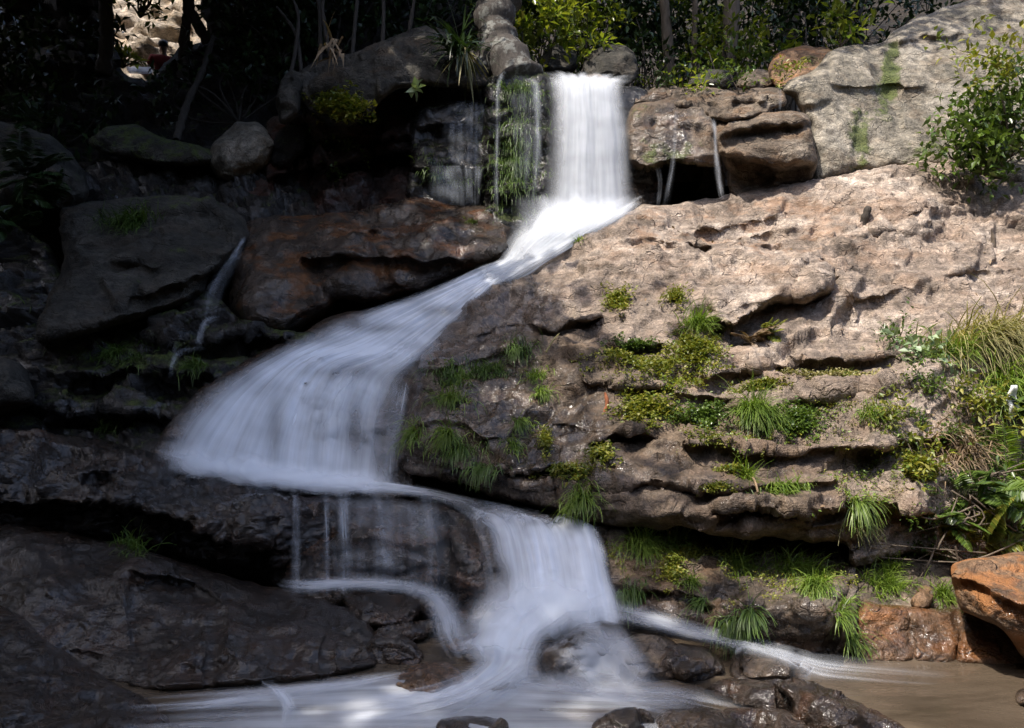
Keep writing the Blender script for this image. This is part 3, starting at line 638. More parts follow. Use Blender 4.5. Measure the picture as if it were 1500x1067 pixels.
rock('gully_floor', [(100, 262), (180, 232), (330, 240), (420, 250), (440, 330), (90, 330)], [(100, 262, 10.9), (400, 250, 10.9), (100, 330, 9.4), (430, 330, 9.6)],
     'black', 'rubbly dark floor of the gully behind the grey slab', 'rock', cell=3.2, edge=12, roll=.1, thick=.4, fac=.16, fac2=.1, size=.35, wet=[.4], moss=[.1])
rock('gorge_bank',  # near-black colour stands for the forest shade around the gap
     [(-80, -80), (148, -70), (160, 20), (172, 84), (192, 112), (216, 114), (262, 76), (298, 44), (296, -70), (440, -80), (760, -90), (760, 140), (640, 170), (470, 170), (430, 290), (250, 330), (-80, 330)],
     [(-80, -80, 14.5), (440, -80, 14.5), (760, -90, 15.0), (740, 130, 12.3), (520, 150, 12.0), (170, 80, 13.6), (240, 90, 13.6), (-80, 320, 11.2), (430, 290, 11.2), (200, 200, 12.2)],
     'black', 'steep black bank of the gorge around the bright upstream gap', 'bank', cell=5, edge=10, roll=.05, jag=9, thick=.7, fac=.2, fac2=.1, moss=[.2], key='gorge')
rock('far_slope', [(120, -60), (340, -60), (360, 60), (320, 150), (140, 150)], [(120, -60, 19.6), (340, -60, 19.6), (140, 150, 16.6), (320, 150, 16.6)],
     'far', 'bright sunlit rocky slope seen through the gap upstream', 'slope', cell=2.6, edge=10, roll=.2, thick=.8, low=.2, fac=.2, fac2=.1, ch=.25, size=1.2, size2=.5, wet=[-.3], flat=2.5)

# ------------------------------------------------------------------ middle left rocks
rock('wet_rock',
     [(352, 332), (400, 318), (450, 315), (520, 309), (570, 298), (615, 289), (660, 297), (705, 302), (738, 310), (752, 326), (750, 352), (738, 378), (692, 396), (640, 420),
      (590, 436), (545, 446), (500, 440), (490, 452), (455, 474), (420, 492), (378, 490), (346, 470), (338, 430), (346, 380)],
     [(352, 332, 9.2), (450, 315, 9.4), (615, 289, 9.6), (740, 312, 9.5), (380, 400, 8.5), (500, 370, 8.75), (640, 350, 9.0), (740, 350, 9.1), (380, 490, 8.1), (500, 440, 8.45), (640, 415, 8.8)],
     'wet', 'glistening brown wet rock stretching left from the foot of upper fall', 'rock', cell=2.5, edge=36, roll=.5, thick=1.0, low=.10, fac=.05, fac2=.014, fac3=.004, ch=.08, fine=.008, flat=1.0, size=.7,
     ledges=[([(430, 372), (470, 380), (540, 376), (620, 386), (700, 384)], .14, 20, .10), ([(480, 434), (530, 440), (590, 432)], .2, 10), ([(470, 340), (540, 335), (600, 340)], .06, 10)],
     cracks=[([(545, 345), (560, 400), (575, 430)], .14, 7), ([(455, 385), (470, 430)], .12, 7)],
     wet=[.45, (640, 330, 90, 30, .3)], stain=[.8, (470, 350, 120, 40, .8), (420, 420, 80, 50, .8)], grime=[-.2], moss=[-.1, (385, 420, 26, 40, .5), (690, 330, 30, 20, .3)], key='wetmid')
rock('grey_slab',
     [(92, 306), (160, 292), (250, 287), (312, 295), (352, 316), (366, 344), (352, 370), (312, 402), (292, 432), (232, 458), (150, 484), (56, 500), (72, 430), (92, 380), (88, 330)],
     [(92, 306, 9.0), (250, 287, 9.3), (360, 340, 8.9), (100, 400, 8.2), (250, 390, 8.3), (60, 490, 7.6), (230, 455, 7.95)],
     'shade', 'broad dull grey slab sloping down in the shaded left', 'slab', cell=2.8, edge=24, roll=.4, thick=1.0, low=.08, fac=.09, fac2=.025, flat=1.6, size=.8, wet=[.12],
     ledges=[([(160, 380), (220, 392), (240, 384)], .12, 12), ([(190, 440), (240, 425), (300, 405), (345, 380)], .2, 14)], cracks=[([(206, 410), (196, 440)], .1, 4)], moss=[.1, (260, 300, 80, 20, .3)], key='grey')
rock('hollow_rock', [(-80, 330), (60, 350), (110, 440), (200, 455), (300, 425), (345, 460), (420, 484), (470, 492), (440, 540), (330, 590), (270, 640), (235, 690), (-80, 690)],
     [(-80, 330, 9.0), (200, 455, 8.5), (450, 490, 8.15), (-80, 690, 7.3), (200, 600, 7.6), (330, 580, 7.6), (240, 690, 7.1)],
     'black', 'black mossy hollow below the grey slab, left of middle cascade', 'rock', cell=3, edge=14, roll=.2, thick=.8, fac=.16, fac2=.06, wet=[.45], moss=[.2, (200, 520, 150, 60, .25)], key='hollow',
     ledges=[([(200, 500), (280, 505), (340, 498), (440, 495)], .3, 24, .12), ([(100, 560), (200, 548), (330, 556)], .3, 30, .15), ([(60, 620), (150, 605), (260, 615)], .3, 30, .15)])
rock('boulder', [(-50, 540), (-10, 526), (22, 530), (44, 552), (52, 580), (36, 600), (-50, 610)], [(-50, 540, 7.0), (50, 570, 7.0), (0, 605, 6.8)], 'shade',
     'dim round boulder cut off by the left frame edge, above long slab', 'boulder', cell=2.6, edge=40, roll=.6, thick=.7, flat=1)
rock('cascade_bed',
     [(760, 360), (742, 384), (690, 402), (620, 432), (560, 450), (490, 462), (430, 494), (350, 534), (275, 585), (228, 655), (225, 700), (400, 730), (560, 735), (610, 715),
      (600, 640), (625, 560), (650, 515), (700, 455), (745, 410), (800, 380), (880, 340), (960, 300), (960, 260), (800, 300)],
     [(950, 280, 9.95), (780, 350, 9.65), (740, 390, 9.2), (640, 430, 8.9), (490, 465, 8.3), (380, 525, 7.9), (250, 620, 7.15), (230, 690, 6.95), (400, 705, 6.85), (570, 720, 6.85),
      (590, 620, 7.05), (500, 590, 7.2), (440, 560, 7.45), (530, 540, 7.75), (620, 520, 7.9), (690, 450, 8.65)],
     'wet', 'rounded dark bedrock under the middle cascade', 'rock', cell=3, edge=12, roll=.1, thick=.8, low=.04, fac=.04, fac2=.015, wet=[.8], key='bed')
rock('long_slab',
     [(-80, 622), (20, 627), (80, 635), (150, 644), (220, 664), (300, 689), (360, 704), (420, 721), (480, 732), (520, 750), (500, 800), (440, 868), (380, 850), (310, 838), (240, 818), (150, 802), (60, 788), (-80, 770)],
     [(-80, 622, 6.7), (150, 644, 6.9), (300, 689, 6.7), (480, 732, 6.4), (-80, 700, 5.9), (150, 710, 6.0), (300, 750, 6.05), (420, 770, 6.05), (-80, 770, 6.2), (150, 800, 6.3), (300, 835, 6.3), (440, 865, 6.3)],
     'dark', 'long dark rippled wet slab reaching left from the cascade foot', 'slab', cell=2.5, edge=26, roll=.35, thick=.9, low=.08, fac=.08, fac2=.03, fine=.03, flat=2.2, size=.5, jag=2,
     ledges=[([(-60, 728), (60, 738), (130, 742), (175, 735)], .4, 40, .15), ([(160, 745), (215, 745), (265, 765), (330, 790), (400, 800)], .45, 60, .12), ([(120, 690), (160, 700), (175, 690)], .2, 16)],
     cracks=[([(150, 665), (145, 720), (170, 745)], .12, 7)], wet=[.85], stain=[.1, (40, 640, 90, 12, .8)], moss=[-.1], key='long')
rock('curtain_rock',
     [(405, 734), (450, 726), (520, 726), (600, 732), (655, 740), (690, 760), (708, 792), (722, 850), (720, 912), (640, 915), (560, 900), (430, 880), (412, 800)],
     [(410, 734, 6.5), (550, 728, 6.55), (690, 760, 6.15), (420, 760, 6.15), (550, 760, 6.1), (690, 790, 5.85), (430, 875, 6.15), (560, 890, 6.0), (715, 905, 5.75)],
     'wet', 'square wet brown rock behind thin water threads below the shelf', 'rock', cell=2.5, edge=14, roll=.15, thick=.7, low=.05, fac=.06, fac2=.03, wet=[.7], stain=[.2, (660, 800, 40, 60, .5)], moss=[.0, (640, 780, 50, 50, .35)], key='curtain',
     cracks=[([(648, 760), (655, 820), (650, 890)], .16, 7), ([(478, 745), (480, 790)], .14, 8)])
rock('lip_rock', [(690, 750), (760, 748), (840, 758), (900, 770), (915, 800), (925, 925), (700, 930), (700, 840)], [(690, 752, 6.3), (900, 770, 6.05), (700, 775, 6.05), (890, 785, 5.85), (715, 920, 5.6), (915, 920, 5.5)],
     'block', 'worn brown rock lip beneath the lower cascade', 'rock', cell=2.8, edge=10, roll=.1, thick=.6, low=.03, fac=.05, fac2=.02, wet=[.8], key='lip')

# ------------------------------------------------------------------ lower left rocks
rock('boulder',
     [(-80, 772), (10, 767), (60, 774), (150, 790), (240, 814), (300, 833), (370, 853), (430, 868), (490, 884), (530, 904), (552, 930), (556, 975), (510, 992), (440, 1006), (300, 1014), (200, 1016), (100, 992), (-80, 910)],
     [(-80, 772, 6.0), (60, 774, 6.0), (150, 790, 5.95), (300, 833, 5.85), (430, 868, 5.75), (60, 810, 5.35), (200, 830, 5.2), (320, 885, 4.95), (440, 905, 4.95), (530, 925, 5.0),
      (60, 985, 4.62), (200, 1014, 4.42), (300, 1012, 4.36), (440, 1002, 4.46), (545, 978, 4.66), (150, 900, 4.9), (290, 940, 4.62), (-80, 900, 4.95)],
     'dark', 'massive angular dark boulder filling the lower left', 'boulder', cell=2.5, edge=18, roll=.2, thick=1.2, low=.03, fac=.02, fac2=.012, ch=.14, ch2=-.05, fac3=.012, fine=.012, size=.75, size2=.24, flat=1.2, jag=2, strata=((60, .012, 90),), tilt=(-.2, -.2, 0, 1),
     ledges=[([(180, 838), (250, 850), (300, 862), (326, 880)], .12, 60, .05)], cracks=[([(326, 884), (312, 940), (300, 1012)], .06, 4), ([(490, 900), (480, 950), (486, 990)], .06, 4)],
     wet=[.9], stain=[.1, (150, 900, 120, 90, .4)], moss=[.0, (400, 870, 100, 20, .25)], key='bigleft')
rock('rock', [(-80, 880), (20, 893), (60, 930), (112, 966), (176, 1004), (236, 1036), (250, 1110), (-80, 1120)], [(-80, 880, 4.6), (60, 930, 4.42), (190, 1006, 4.24), (-80, 1110, 3.6), (120, 1060, 3.86), (240, 1110, 3.68)],
     'dark', 'dark streaked wet rock in the bottom left corner', 'rock', cell=2.8, edge=30, roll=.3, thick=.6, wet=[.6], stain=[.2], key='corner')
small = [
    ([(498, 872), (520, 866), (560, 868), (600, 872), (618, 890), (606, 912), (560, 920), (520, 908)], 5.35, 'black stone under the thin arc of water', .75, 'wet'),
    ([(548, 925), (590, 912), (630, 908), (640, 922), (610, 938), (560, 938)], 5.15, 'flat dark stone just below the arc of water', .7, 'wet'),
    ([(540, 950), (552, 932), (580, 926), (606, 942), (624, 962), (606, 978), (560, 978)], 4.95, 'rippled wet stone at the right end of the massive boulder', .7, 'wet'),
    ([(576, 1006), (588, 984), (618, 970), (650, 970), (674, 984), (674, 1012), (644, 1030), (604, 1028)], 4.4, 'reddish brown rounded stone in the middle of the foam', .8, 'ochre'),
    ([(655, 945), (675, 930), (705, 930), (718, 944), (700, 956), (665, 956)], 4.95, 'tan stone nearly drowned in white water', .5, 'ochre'),
    ([(785, 960), (796, 944), (826, 932), (850, 914), (890, 910), (922, 922), (930, 952), (900, 982), (860, 1000), (806, 998)], 4.75, 'smooth bluish grey boulder washed by the lower cascade', .6, 'wet'),
    ([(822, 1000), (840, 988), (870, 992), (886, 1010), (876, 1022), (836, 1018)], 4.45, 'small dark stone in front of the bluish grey boulder', .6, 'wet'),
    ([(900, 960), (922, 934), (960, 932), (1000, 946), (1010, 980), (970, 1002), (910, 1004)], 4.68, 'flat olive stone between bluish boulder and shiny dark one', .5, 'block'),
    ([(962, 975), (968, 952), (990, 944), (1020, 945), (1046, 958), (1060, 980), (1040, 1000), (1000, 1004), (970, 992)], 4.5, 'angular shiny dark stone with one bright wet face', .85, 'wet'),
    ([(1068, 975), (1078, 952), (1110, 956), (1160, 968), (1184, 985), (1180, 1004), (1120, 1008), (1074, 1000)], 4.55, 'low brown stone beside the stream running to the pool', .6, 'block'),
    ([(1028, 1010), (1058, 996), (1106, 998), (1146, 1010), (1166, 1034), (1132, 1044), (1080, 1034), (1044, 1024)], 4.2, 'knobbly glistening riffle rock left of the pool', .8, 'wet'),
    ([(1136, 1004), (1176, 998), (1226, 1012), (1286, 1042), (1340, 1074), (1350, 1110), (1250, 1110), (1176, 1066), (1156, 1030)], 4.2, 'long dark sloping rock at the bottom edge left of the pool', .75, 'wet'),
    ([(1060, 1040), (1110, 1036), (1160, 1046), (1190, 1072), (1170, 1110), (1090, 1110), (1066, 1070)], 4.0, 'brown streaked rock at the bottom edge beside the sloping one', .6, 'wet'),
    ([(955, 1060), (980, 1040), (1030, 1036), (1075, 1046), (1110, 1070), (1080, 1100), (960, 1100)], 3.95, 'brown wet stone at the bottom edge below the riffle', .6, 'wet'),
    ([(870, 1062), (900, 1048), (940, 1044), (960, 1060), (940, 1090), (880, 1090)], 3.95, 'low wet stone at the bottom edge, half under water', .6, 'wet'),
    ([(918, 1024), (930, 1017), (944, 1020), (940, 1032), (922, 1032)], 4.25, 'tiny dark stone poking from the stream', .7, 'wet'),
    ([(640, 1062), (668, 1050), (716, 1050), (742, 1064), (730, 1096), (650, 1096)], 4.0, 'low dark stone at the bottom edge under the white swirl', .8, 'wet'),
    ([(700, 1010), (722, 998), (752, 1000), (764, 1014), (744, 1024), (712, 1022)], 4.3, 'dark stone half drowned in the swirling foam', .8, 'wet'),
    ([(1486, 1020), (1500, 1008), (1540, 1006), (1540, 1040), (1496, 1036)], 4.25, 'small dark stone in the pool at the right frame edge', .5, 'wet'),
    ([(1250, 880), (1256, 864), (1276, 872), (1300, 884), (1290, 896), (1258, 896)], 5.15, 'small grey stone tucked below the bank grass', .2, 'block'),
    ([(1335, 886), (1345, 862), (1362, 856), (1370, 872), (1356, 892)], 5.12, 'small orange brown stone on the bank by the orange boulder', .2, 'ochre'),
]
for i, (pl, Y, lab, w, m) in enumerate(small):
    a = np.array(pl, float); lo, hi = a.min(0), a.max(0); hgt = (hi[1] - lo[1]) / FPX * Y
    cx = a[:, 0].mean()
    Yf = min(Y, EYE * FPX / (hi[1] - 533.5)) - .01; Yb = max(Yf + .12, EYE * FPX / (lo[1] - 533.5))
    rock('stone', pl, [(lo[0], hi[1], Yf), (hi[0], hi[1], Yf), (cx, lo[1], Yf + (Yb - Yf) * .42), (cx, (lo[1] + hi[1]) / 2, Yf + (Yb - Yf) * .06)], m, lab, 'stone', cell=2.0,
         edge=max(12, min(hi - lo) * .45), roll=min(.22, hgt * .8), thick=.4, low=.05, fac=.06, fac2=.03, size=.3, size2=.12, flat=1.3, wet=[w], key='s%d' % i, jag=1.5)

# ------------------------------------------------------------------ falling and running water
def flow(name, lines, mat, label, cat='waterfall', nu=60, nv=90, dens=1.0, fu=.16, fv=(.04, .06), layers=2, gap=.035, ripple=.03, freq=7.0, group=None, lift=0.0, fuv=None, seed=1, vdens=None, kind=None, over=(), blobs=(), breaks=.25):
    """sheet of water through flow lines [(px, py, distance), ...], left line first; 'fade' thins it out at its borders"""
    L = np.stack([crom(l, nv) for l in lines])                       # lines x nv x 3
    G = np.stack([crom(L[:, j], nu) for j in range(nv)], 1)          # nu x nv x 3
    u = np.linspace(0, 1, nu)[:, None] * np.ones((1, nv)); v = np.ones((nu, 1)) * np.linspace(0, 1, nv)[None]
    if over:
        Yg = G[..., 2].copy()
        for key in over:
            W, _, ok = surf(key, G[..., 0].ravel(), G[..., 1].ravel())
            Yr = np.where(ok, W[:, 1] - .035, 99).reshape(nu, nv); Yg = np.where((Yr < Yg) & (Yr > Yg - .45), Yr, Yg)
        for _ in range(3):
            Yp = np.pad(Yg, 1, mode='edge'); Yg = np.minimum(Yg, (Yp[:-2, 1:-1] + Yp[2:, 1:-1] + Yp[1:-1, :-2] + Yp[1:-1, 2:] + 2 * Yg) / 6)
        G = np.concatenate([G[..., :2], Yg[..., None]], -1)
    if name == 'stream_foam':                                         # never under the stream's own surface
        Yw = (EYE - .015) * FPX / np.maximum(G[..., 1] - 533.5, 50)
        G = np.concatenate([G[..., :2], np.where(G[..., 1] > 930, np.minimum(G[..., 2], Yw), G[..., 2])[..., None]], -1)
    base = at(G[..., 0], G[..., 1], G[..., 2])
    wu = np.linalg.norm(np.diff(base, axis=0), axis=2); wu = np.concatenate([np.zeros((1, nv)), np.cumsum(wu, 0)], 0)
    wv = np.linalg.norm(np.diff(base, axis=1), axis=2); wv = np.concatenate([np.zeros((nu, 1)), np.cumsum(wv, 1)], 1)
    U = wu.max() * u; Vv = wv.mean(0)[None] * np.ones((nu, 1))
    Vs, Fs, Fa, De, UVs = [], [], [], [], []
    idx = np.arange(nu * nv).reshape(nu, nv)
    q = np.stack([idx[:-1, :-1].ravel(), idx[:-1, 1:].ravel(), idx[1:, 1:].ravel(), idx[1:, :-1].ravel()], -1)
    for k in range(layers):
        p = base.copy().reshape(-1, 3)
        st = fbm(np.stack([U.ravel() * freq + k * 9, Vv.ravel() * .8, np.full(U.size, seed + k * 3.3)], -1), 3, seed)
        tu = np.gradient(base, axis=0); tv = np.gradient(base, axis=1)
        nn = np.cross(tu.reshape(-1, 3), tv.reshape(-1, 3)); nn /= np.linalg.norm(nn, axis=1)[:, None] + 1e-9
        nn *= np.where((nn * (p - np.array([0, 0, EYE]))).sum(1) > 0, -1, 1)[:, None]
        p += nn * (st * ripple + lift + k * gap)[:, None]
        a, b = (fu, fu) if np.isscalar(fu) else fu; a, b = a + 1e-4, b + 1e-4
        wn_ = perlin(np.stack([v.ravel() * 6, np.full(v.size, seed * 1.7 + k), 0 * v.ravel()], -1), 9).reshape(nu, nv) * .05
        f = (sstep(0, a, u + wn_) * sstep(0, b, 1 - u + wn_)) ** (1.6 if layers > 1 else 1)
        brk = np.clip(1 + breaks * 2.2 * fbm(np.stack([u.ravel() * 2.5, Vv.ravel() * 3.5, np.full(v.size, seed * 3.7)], -1), 3, 21).reshape(nu, nv), 0, 2); f = f * brk
        wv_ = perlin(np.stack([u.ravel() * 12, np.full(u.size, seed * 2.1 + k), 0 * u.ravel()], -1), 9).reshape(nu, nv)
        if fv[0] > 0: f = f * sstep(0, fv[0], v + wv_ * fv[0] * .6)
        if fv[1] > 0: f = f * sstep(0, fv[1], 1 - v + wv_ * fv[1] * .6)
        d = dens * np.ones((nu, nv))
        if vdens is not None: d = d * np.interp(v, np.linspace(0, 1, len(vdens)), vdens)
        if len(blobs): d = np.clip(d + field(G[..., 0].ravel(), G[..., 1].ravel(), [0, *blobs]).reshape(nu, nv), 0, 3)
        Vs.append(p); Fs.append(q + k * nu * nv); Fa.append(f.ravel()); De.append(d.ravel() * (1 if k == 0 else .8))
        UVs.append(np.stack([U.ravel() + k * 7.3 + seed, Vv.ravel() + k * 3.1], -1))
    o = put(name, np.concatenate(Vs), np.concatenate(Fs), M[mat], attrs=dict(fade=np.concatenate(Fa), dens=np.concatenate(De)), uv=np.concatenate(UVs))
    return tag(o, label, cat, group, kind)

# upper fall
flow('waterfall',
     [[(770, 112, 11.2), (788, 118, 10.6), (799, 132, 10.05), (801, 170, 9.85), (797, 240, 9.72), (790, 300, 9.62), (780, 345, 9.5)],
      [(820, 111, 11.2), (828, 116, 10.6), (835, 128, 10.0), (836, 170, 9.78), (834, 240, 9.62), (832, 300, 9.52), (828, 350, 9.4)],
      [(880, 113, 11.2), (876, 117, 10.6), (872, 128, 10.0), (874, 170, 9.78), (876, 240, 9.62), (878, 300, 9.5), (880, 345, 9.4)],
      [(940, 118, 11.2), (930, 122, 10.6), (916, 132, 10.05), (921, 170, 9.85), (926, 240, 9.72), (930, 300, 9.6), (934, 335, 9.5)]],
     'fall', 'tall white upper fall dropping over the cliff lip', nu=80, nv=110, dens=1.05, fu=(.36, .26), fv=(.34, .1), layers=3, vdens=[.4, .9, 1.0, .9, .85, .9, 1.1], seed=3, gap=.03, blobs=[(815, 250, 14, 120, -.35), (850, 220, 10, 120, .15), (905, 200, 16, 90, .2), (790, 220, 16, 130, -.3)])
flow('waterfall',
     [[(750, 118, 10.5), (770, 122, 10.1), (776, 150, 9.95), (778, 220, 9.8), (770, 320, 9.6)], [(775, 116, 10.5), (790, 122, 10.1), (797, 150, 9.9), (797, 220, 9.75), (790, 330, 9.55)]],
     'veil', 'faint thin veil hugging the left side of the upper fall', nu=24, nv=80, dens=.5, fu=.45, fv=(.2, .3), seed=8, breaks=.7)
# apron under the upper fall, running down to the middle cascade
flow('waterfall',
     [[(770, 318, 9.75), (752, 340, 9.6), (742, 362, 9.45), (732, 392, 9.15), (690, 402, 8.98)],
      [(820, 300, 9.65), (800, 338, 9.45), (772, 362, 9.25), (748, 392, 8.95), (705, 412, 8.78)],
      [(880, 300, 9.6), (850, 330, 9.4), (805, 362, 9.15), (765, 395, 8.85), (722, 422, 8.66)],
      [(945, 295, 9.55), (905, 322, 9.4), (850, 356, 9.12), (790, 392, 8.8), (735, 425, 8.6)]],
     'fall', 'white sloping apron of water at the foot of upper fall', 'cascade', nu=60, nv=70, dens=.95, fu=(.3, .03), fv=(.35, .12), layers=3, seed=5, ripple=.05, gap=.04, over=('bed',), blobs=[(835, 335, 40, 22, .5), (770, 375, 20, 20, -.3), (745, 350, 14, 20, -.35)])
# middle cascade
flow('waterfall',
     [[(748, 378, 9.15), (690, 398, 8.95), (620, 428, 8.72), (550, 450, 8.42), (485, 470, 8.15), (405, 506, 7.78), (325, 550, 7.4), (262, 600, 7.05), (232, 645, 6.85), (216, 672, 6.75)],
      [(752, 382, 9.1), (698, 404, 8.86), (640, 430, 8.66), (575, 458, 8.36), (505, 490, 8.05), (425, 528, 7.7), (365, 575, 7.3), (325, 625, 7.0), (300, 668, 6.8), (290, 698, 6.7)],
      [(756, 386, 9.05), (706, 412, 8.78), (655, 440, 8.55), (600, 472, 8.27), (535, 508, 7.95), (462, 538, 7.62), (425, 590, 7.22), (405, 645, 6.95), (398, 690, 6.78), (396, 712, 6.7)],
      [(762, 390, 8.98), (714, 420, 8.68), (668, 455, 8.42), (622, 490, 8.15), (575, 525, 7.85), (525, 550, 7.58), (500, 600, 7.2), (490, 655, 6.92), (486, 700, 6.74), (486, 722, 6.66)],
      [(768, 394, 8.92), (724, 424, 8.6), (682, 462, 8.32), (646, 500, 8.05), (612, 535, 7.72), (590, 570, 7.42), (580, 615, 7.12), (576, 665, 6.86), (576, 705, 6.7), (578, 724, 6.62)]],
     'cascade', 'broad fan shaped middle cascade spreading to the left', 'cascade', nu=120, nv=150, dens=1.0, fu=(.30, .16), fv=(.06, .08), layers=2, seed=11, ripple=.05, gap=.03, freq=4.5, over=('bed',), vdens=[1.1, 1.0, .9, .95, 1.0, .85, .85, .95, 1.25],
     blobs=[(500, 547, 70, 12, -.5), (600, 556, 50, 18, -.4), (640, 458, 30, 9, -.6), (560, 484, 34, 8, -.55), (518, 476, 16, 12, -.7), (470, 500, 20, 8, -.4), (690, 455, 26, 12, -.35), (620, 515, 40, 9, -.45), (690, 415, 40, 9, .5), (480, 520, 70, 8, .6), (560, 515, 50, 8, .4), (400, 540, 50, 14, .55), (440, 650, 16, 60, .45), (520, 630, 12, 60, -.5), (405, 640, 12, 60, -.45), (560, 650, 34, 60, -.4), (480, 650, 12, 50, .35), (330, 600, 30, 40, .25), (430, 705, 160, 14, .6)])
flow('waterfall',
     [[(575, 560, 7.35), (566, 600, 7.1), (560, 660, 6.85), (556, 718, 6.66)], [(606, 560, 7.3), (600, 600, 7.05), (590, 660, 6.8), (584, 720, 6.62)]],
     'veil', 'thin streaked edge of water beside the grassy dark rock', 'cascade', nu=24, nv=70, dens=.8, fu=.3, fv=(.25, .15), seed=14)
# foamy shelf below the middle cascade
flow('stream_foam',
     [[(215, 660, 6.78), (290, 690, 6.66), (350, 704, 6.58), (430, 722, 6.46), (530, 728, 6.40), (610, 734, 6.32), (660, 748, 6.2), (690, 772, 6.02)],
      [(240, 664, 6.85), (310, 686, 6.76), (380, 700, 6.7), (460, 712, 6.62), (550, 718, 6.56), (640, 730, 6.42), (710, 750, 6.24), (750, 776, 6.02)],
      [(270, 668, 6.92), (340, 684, 6.86), (420, 695, 6.8), (500, 703, 6.74), (580, 710, 6.66), (690, 734, 6.46), (800, 758, 6.24), (880, 778, 6.04)]],
     'foam', 'white foamy shelf of water between the middle and lower cascades', 'stream', nu=40, nv=110, dens=.95, fu=(.5, .4), fv=(.15, .15), layers=2, gap=.02, ripple=.02, seed=21, lift=.02, over=('bed', 'long', 'curtain', 'lip'), vdens=[.9, 1.4, 1.7, 1.6, 1.2, .55, .35, .4])
# lower cascade
flow('waterfall',
     [[(650, 745, 6.3), (690, 765, 6.05), (712, 790, 5.78), (722, 840, 5.55), (724, 890, 5.42), (720, 930, 5.3)],
      [(710, 752, 6.3), (750, 768, 6.02), (768, 792, 5.72), (780, 840, 5.48), (786, 890, 5.34), (788, 935, 5.22)],
      [(770, 760, 6.25), (810, 772, 6.0), (828, 792, 5.7), (840, 840, 5.45), (848, 890, 5.31), (852, 935, 5.2)],
      [(830, 766, 6.2), (865, 776, 5.98), (882, 796, 5.72), (895, 840, 5.48), (906, 890, 5.34), (916, 925, 5.24)]],
     'cascade', 'lower cascade curving over the worn brown lip', 'cascade', nu=90, nv=90, dens=.9, fu=(.22, .16), fv=(.25, .12), layers=3, seed=31, ripple=.06, gap=.03, freq=6, over=('lip',), vdens=[.3, .7, .9, .9, 1.1, 1.4],
     blobs=[(745, 850, 26, 40, -.45), (800, 840, 14, 50, .3), (770, 785, 12, 16, -.3), (840, 785, 10, 14, -.4), (850, 850, 30, 40, .15)])
flow('waterfall', [[(610, 730, 6.35), (655, 745, 6.1), (690, 775, 5.9), (706, 840, 5.7), (712, 905, 5.55)], [(640, 735, 6.3), (690, 758, 6.05), (722, 785, 5.8), (735, 840, 5.6), (742, 905, 5.45)]],
     'veil', 'thin sheet of water at the left edge of the lower cascade', 'cascade', nu=26, nv=70, dens=.5, fu=.35, fv=(.3, .2), seed=35, over=('lip', 'curtain'))
# threads over the square brown rock
th = [(432, 12, 1.0, 'leftmost pale thread of water on the square brown rock'), (478, 8, 1.0, 'second thread of water from the left on the square brown rock'), (504, 20, 1.2, 'brightest broken thread of water on the square brown rock'),
      (556, 44, .45, 'wide dim thread of water in the middle of the square brown rock'), (628, 34, .4, 'right hand faint thread of water on the square brown rock')]
for x, w, dn, lab in th:
    flow('water_thread', [[(x - w, 722, 6.42), (x - w * .8, 738, 6.22), (x - w * .7, 780, 6.08), (x - w * .7, 830, 5.98), (x - w * .9, 872, 5.92)],
                          [(x + w * .6, 722, 6.42), (x + w * .8, 738, 6.22), (x + w * .9, 780, 6.08), (x + w, 830, 5.98), (x + w * 1.1, 875, 5.92)]],
         'veil', lab, 'trickle', nu=14, nv=50, breaks=.8, dens=dn * .75, fu=.5, fv=(.3, .1), layers=2, gap=.02, ripple=.01, over=('curtain',), group='water threads over the square brown rock', seed=40 + x)
flow('waterfall', [[(425, 728, 6.45), (422, 760, 6.2), (424, 820, 6.02), (424, 868, 5.94)], [(560, 728, 6.45), (560, 760, 6.15), (562, 820, 6.0), (560, 872, 5.9)], [(690, 752, 6.15), (700, 780, 5.9), (706, 840, 5.78), (700, 885, 5.7)]],
     'veil', 'wide barely visible film of water on the square brown rock', 'trickle', nu=70, nv=60, dens=.32, fu=.35, fv=(.3, .1), layers=2, gap=.02, ripple=.01, over=('curtain',), seed=57, breaks=1.0)
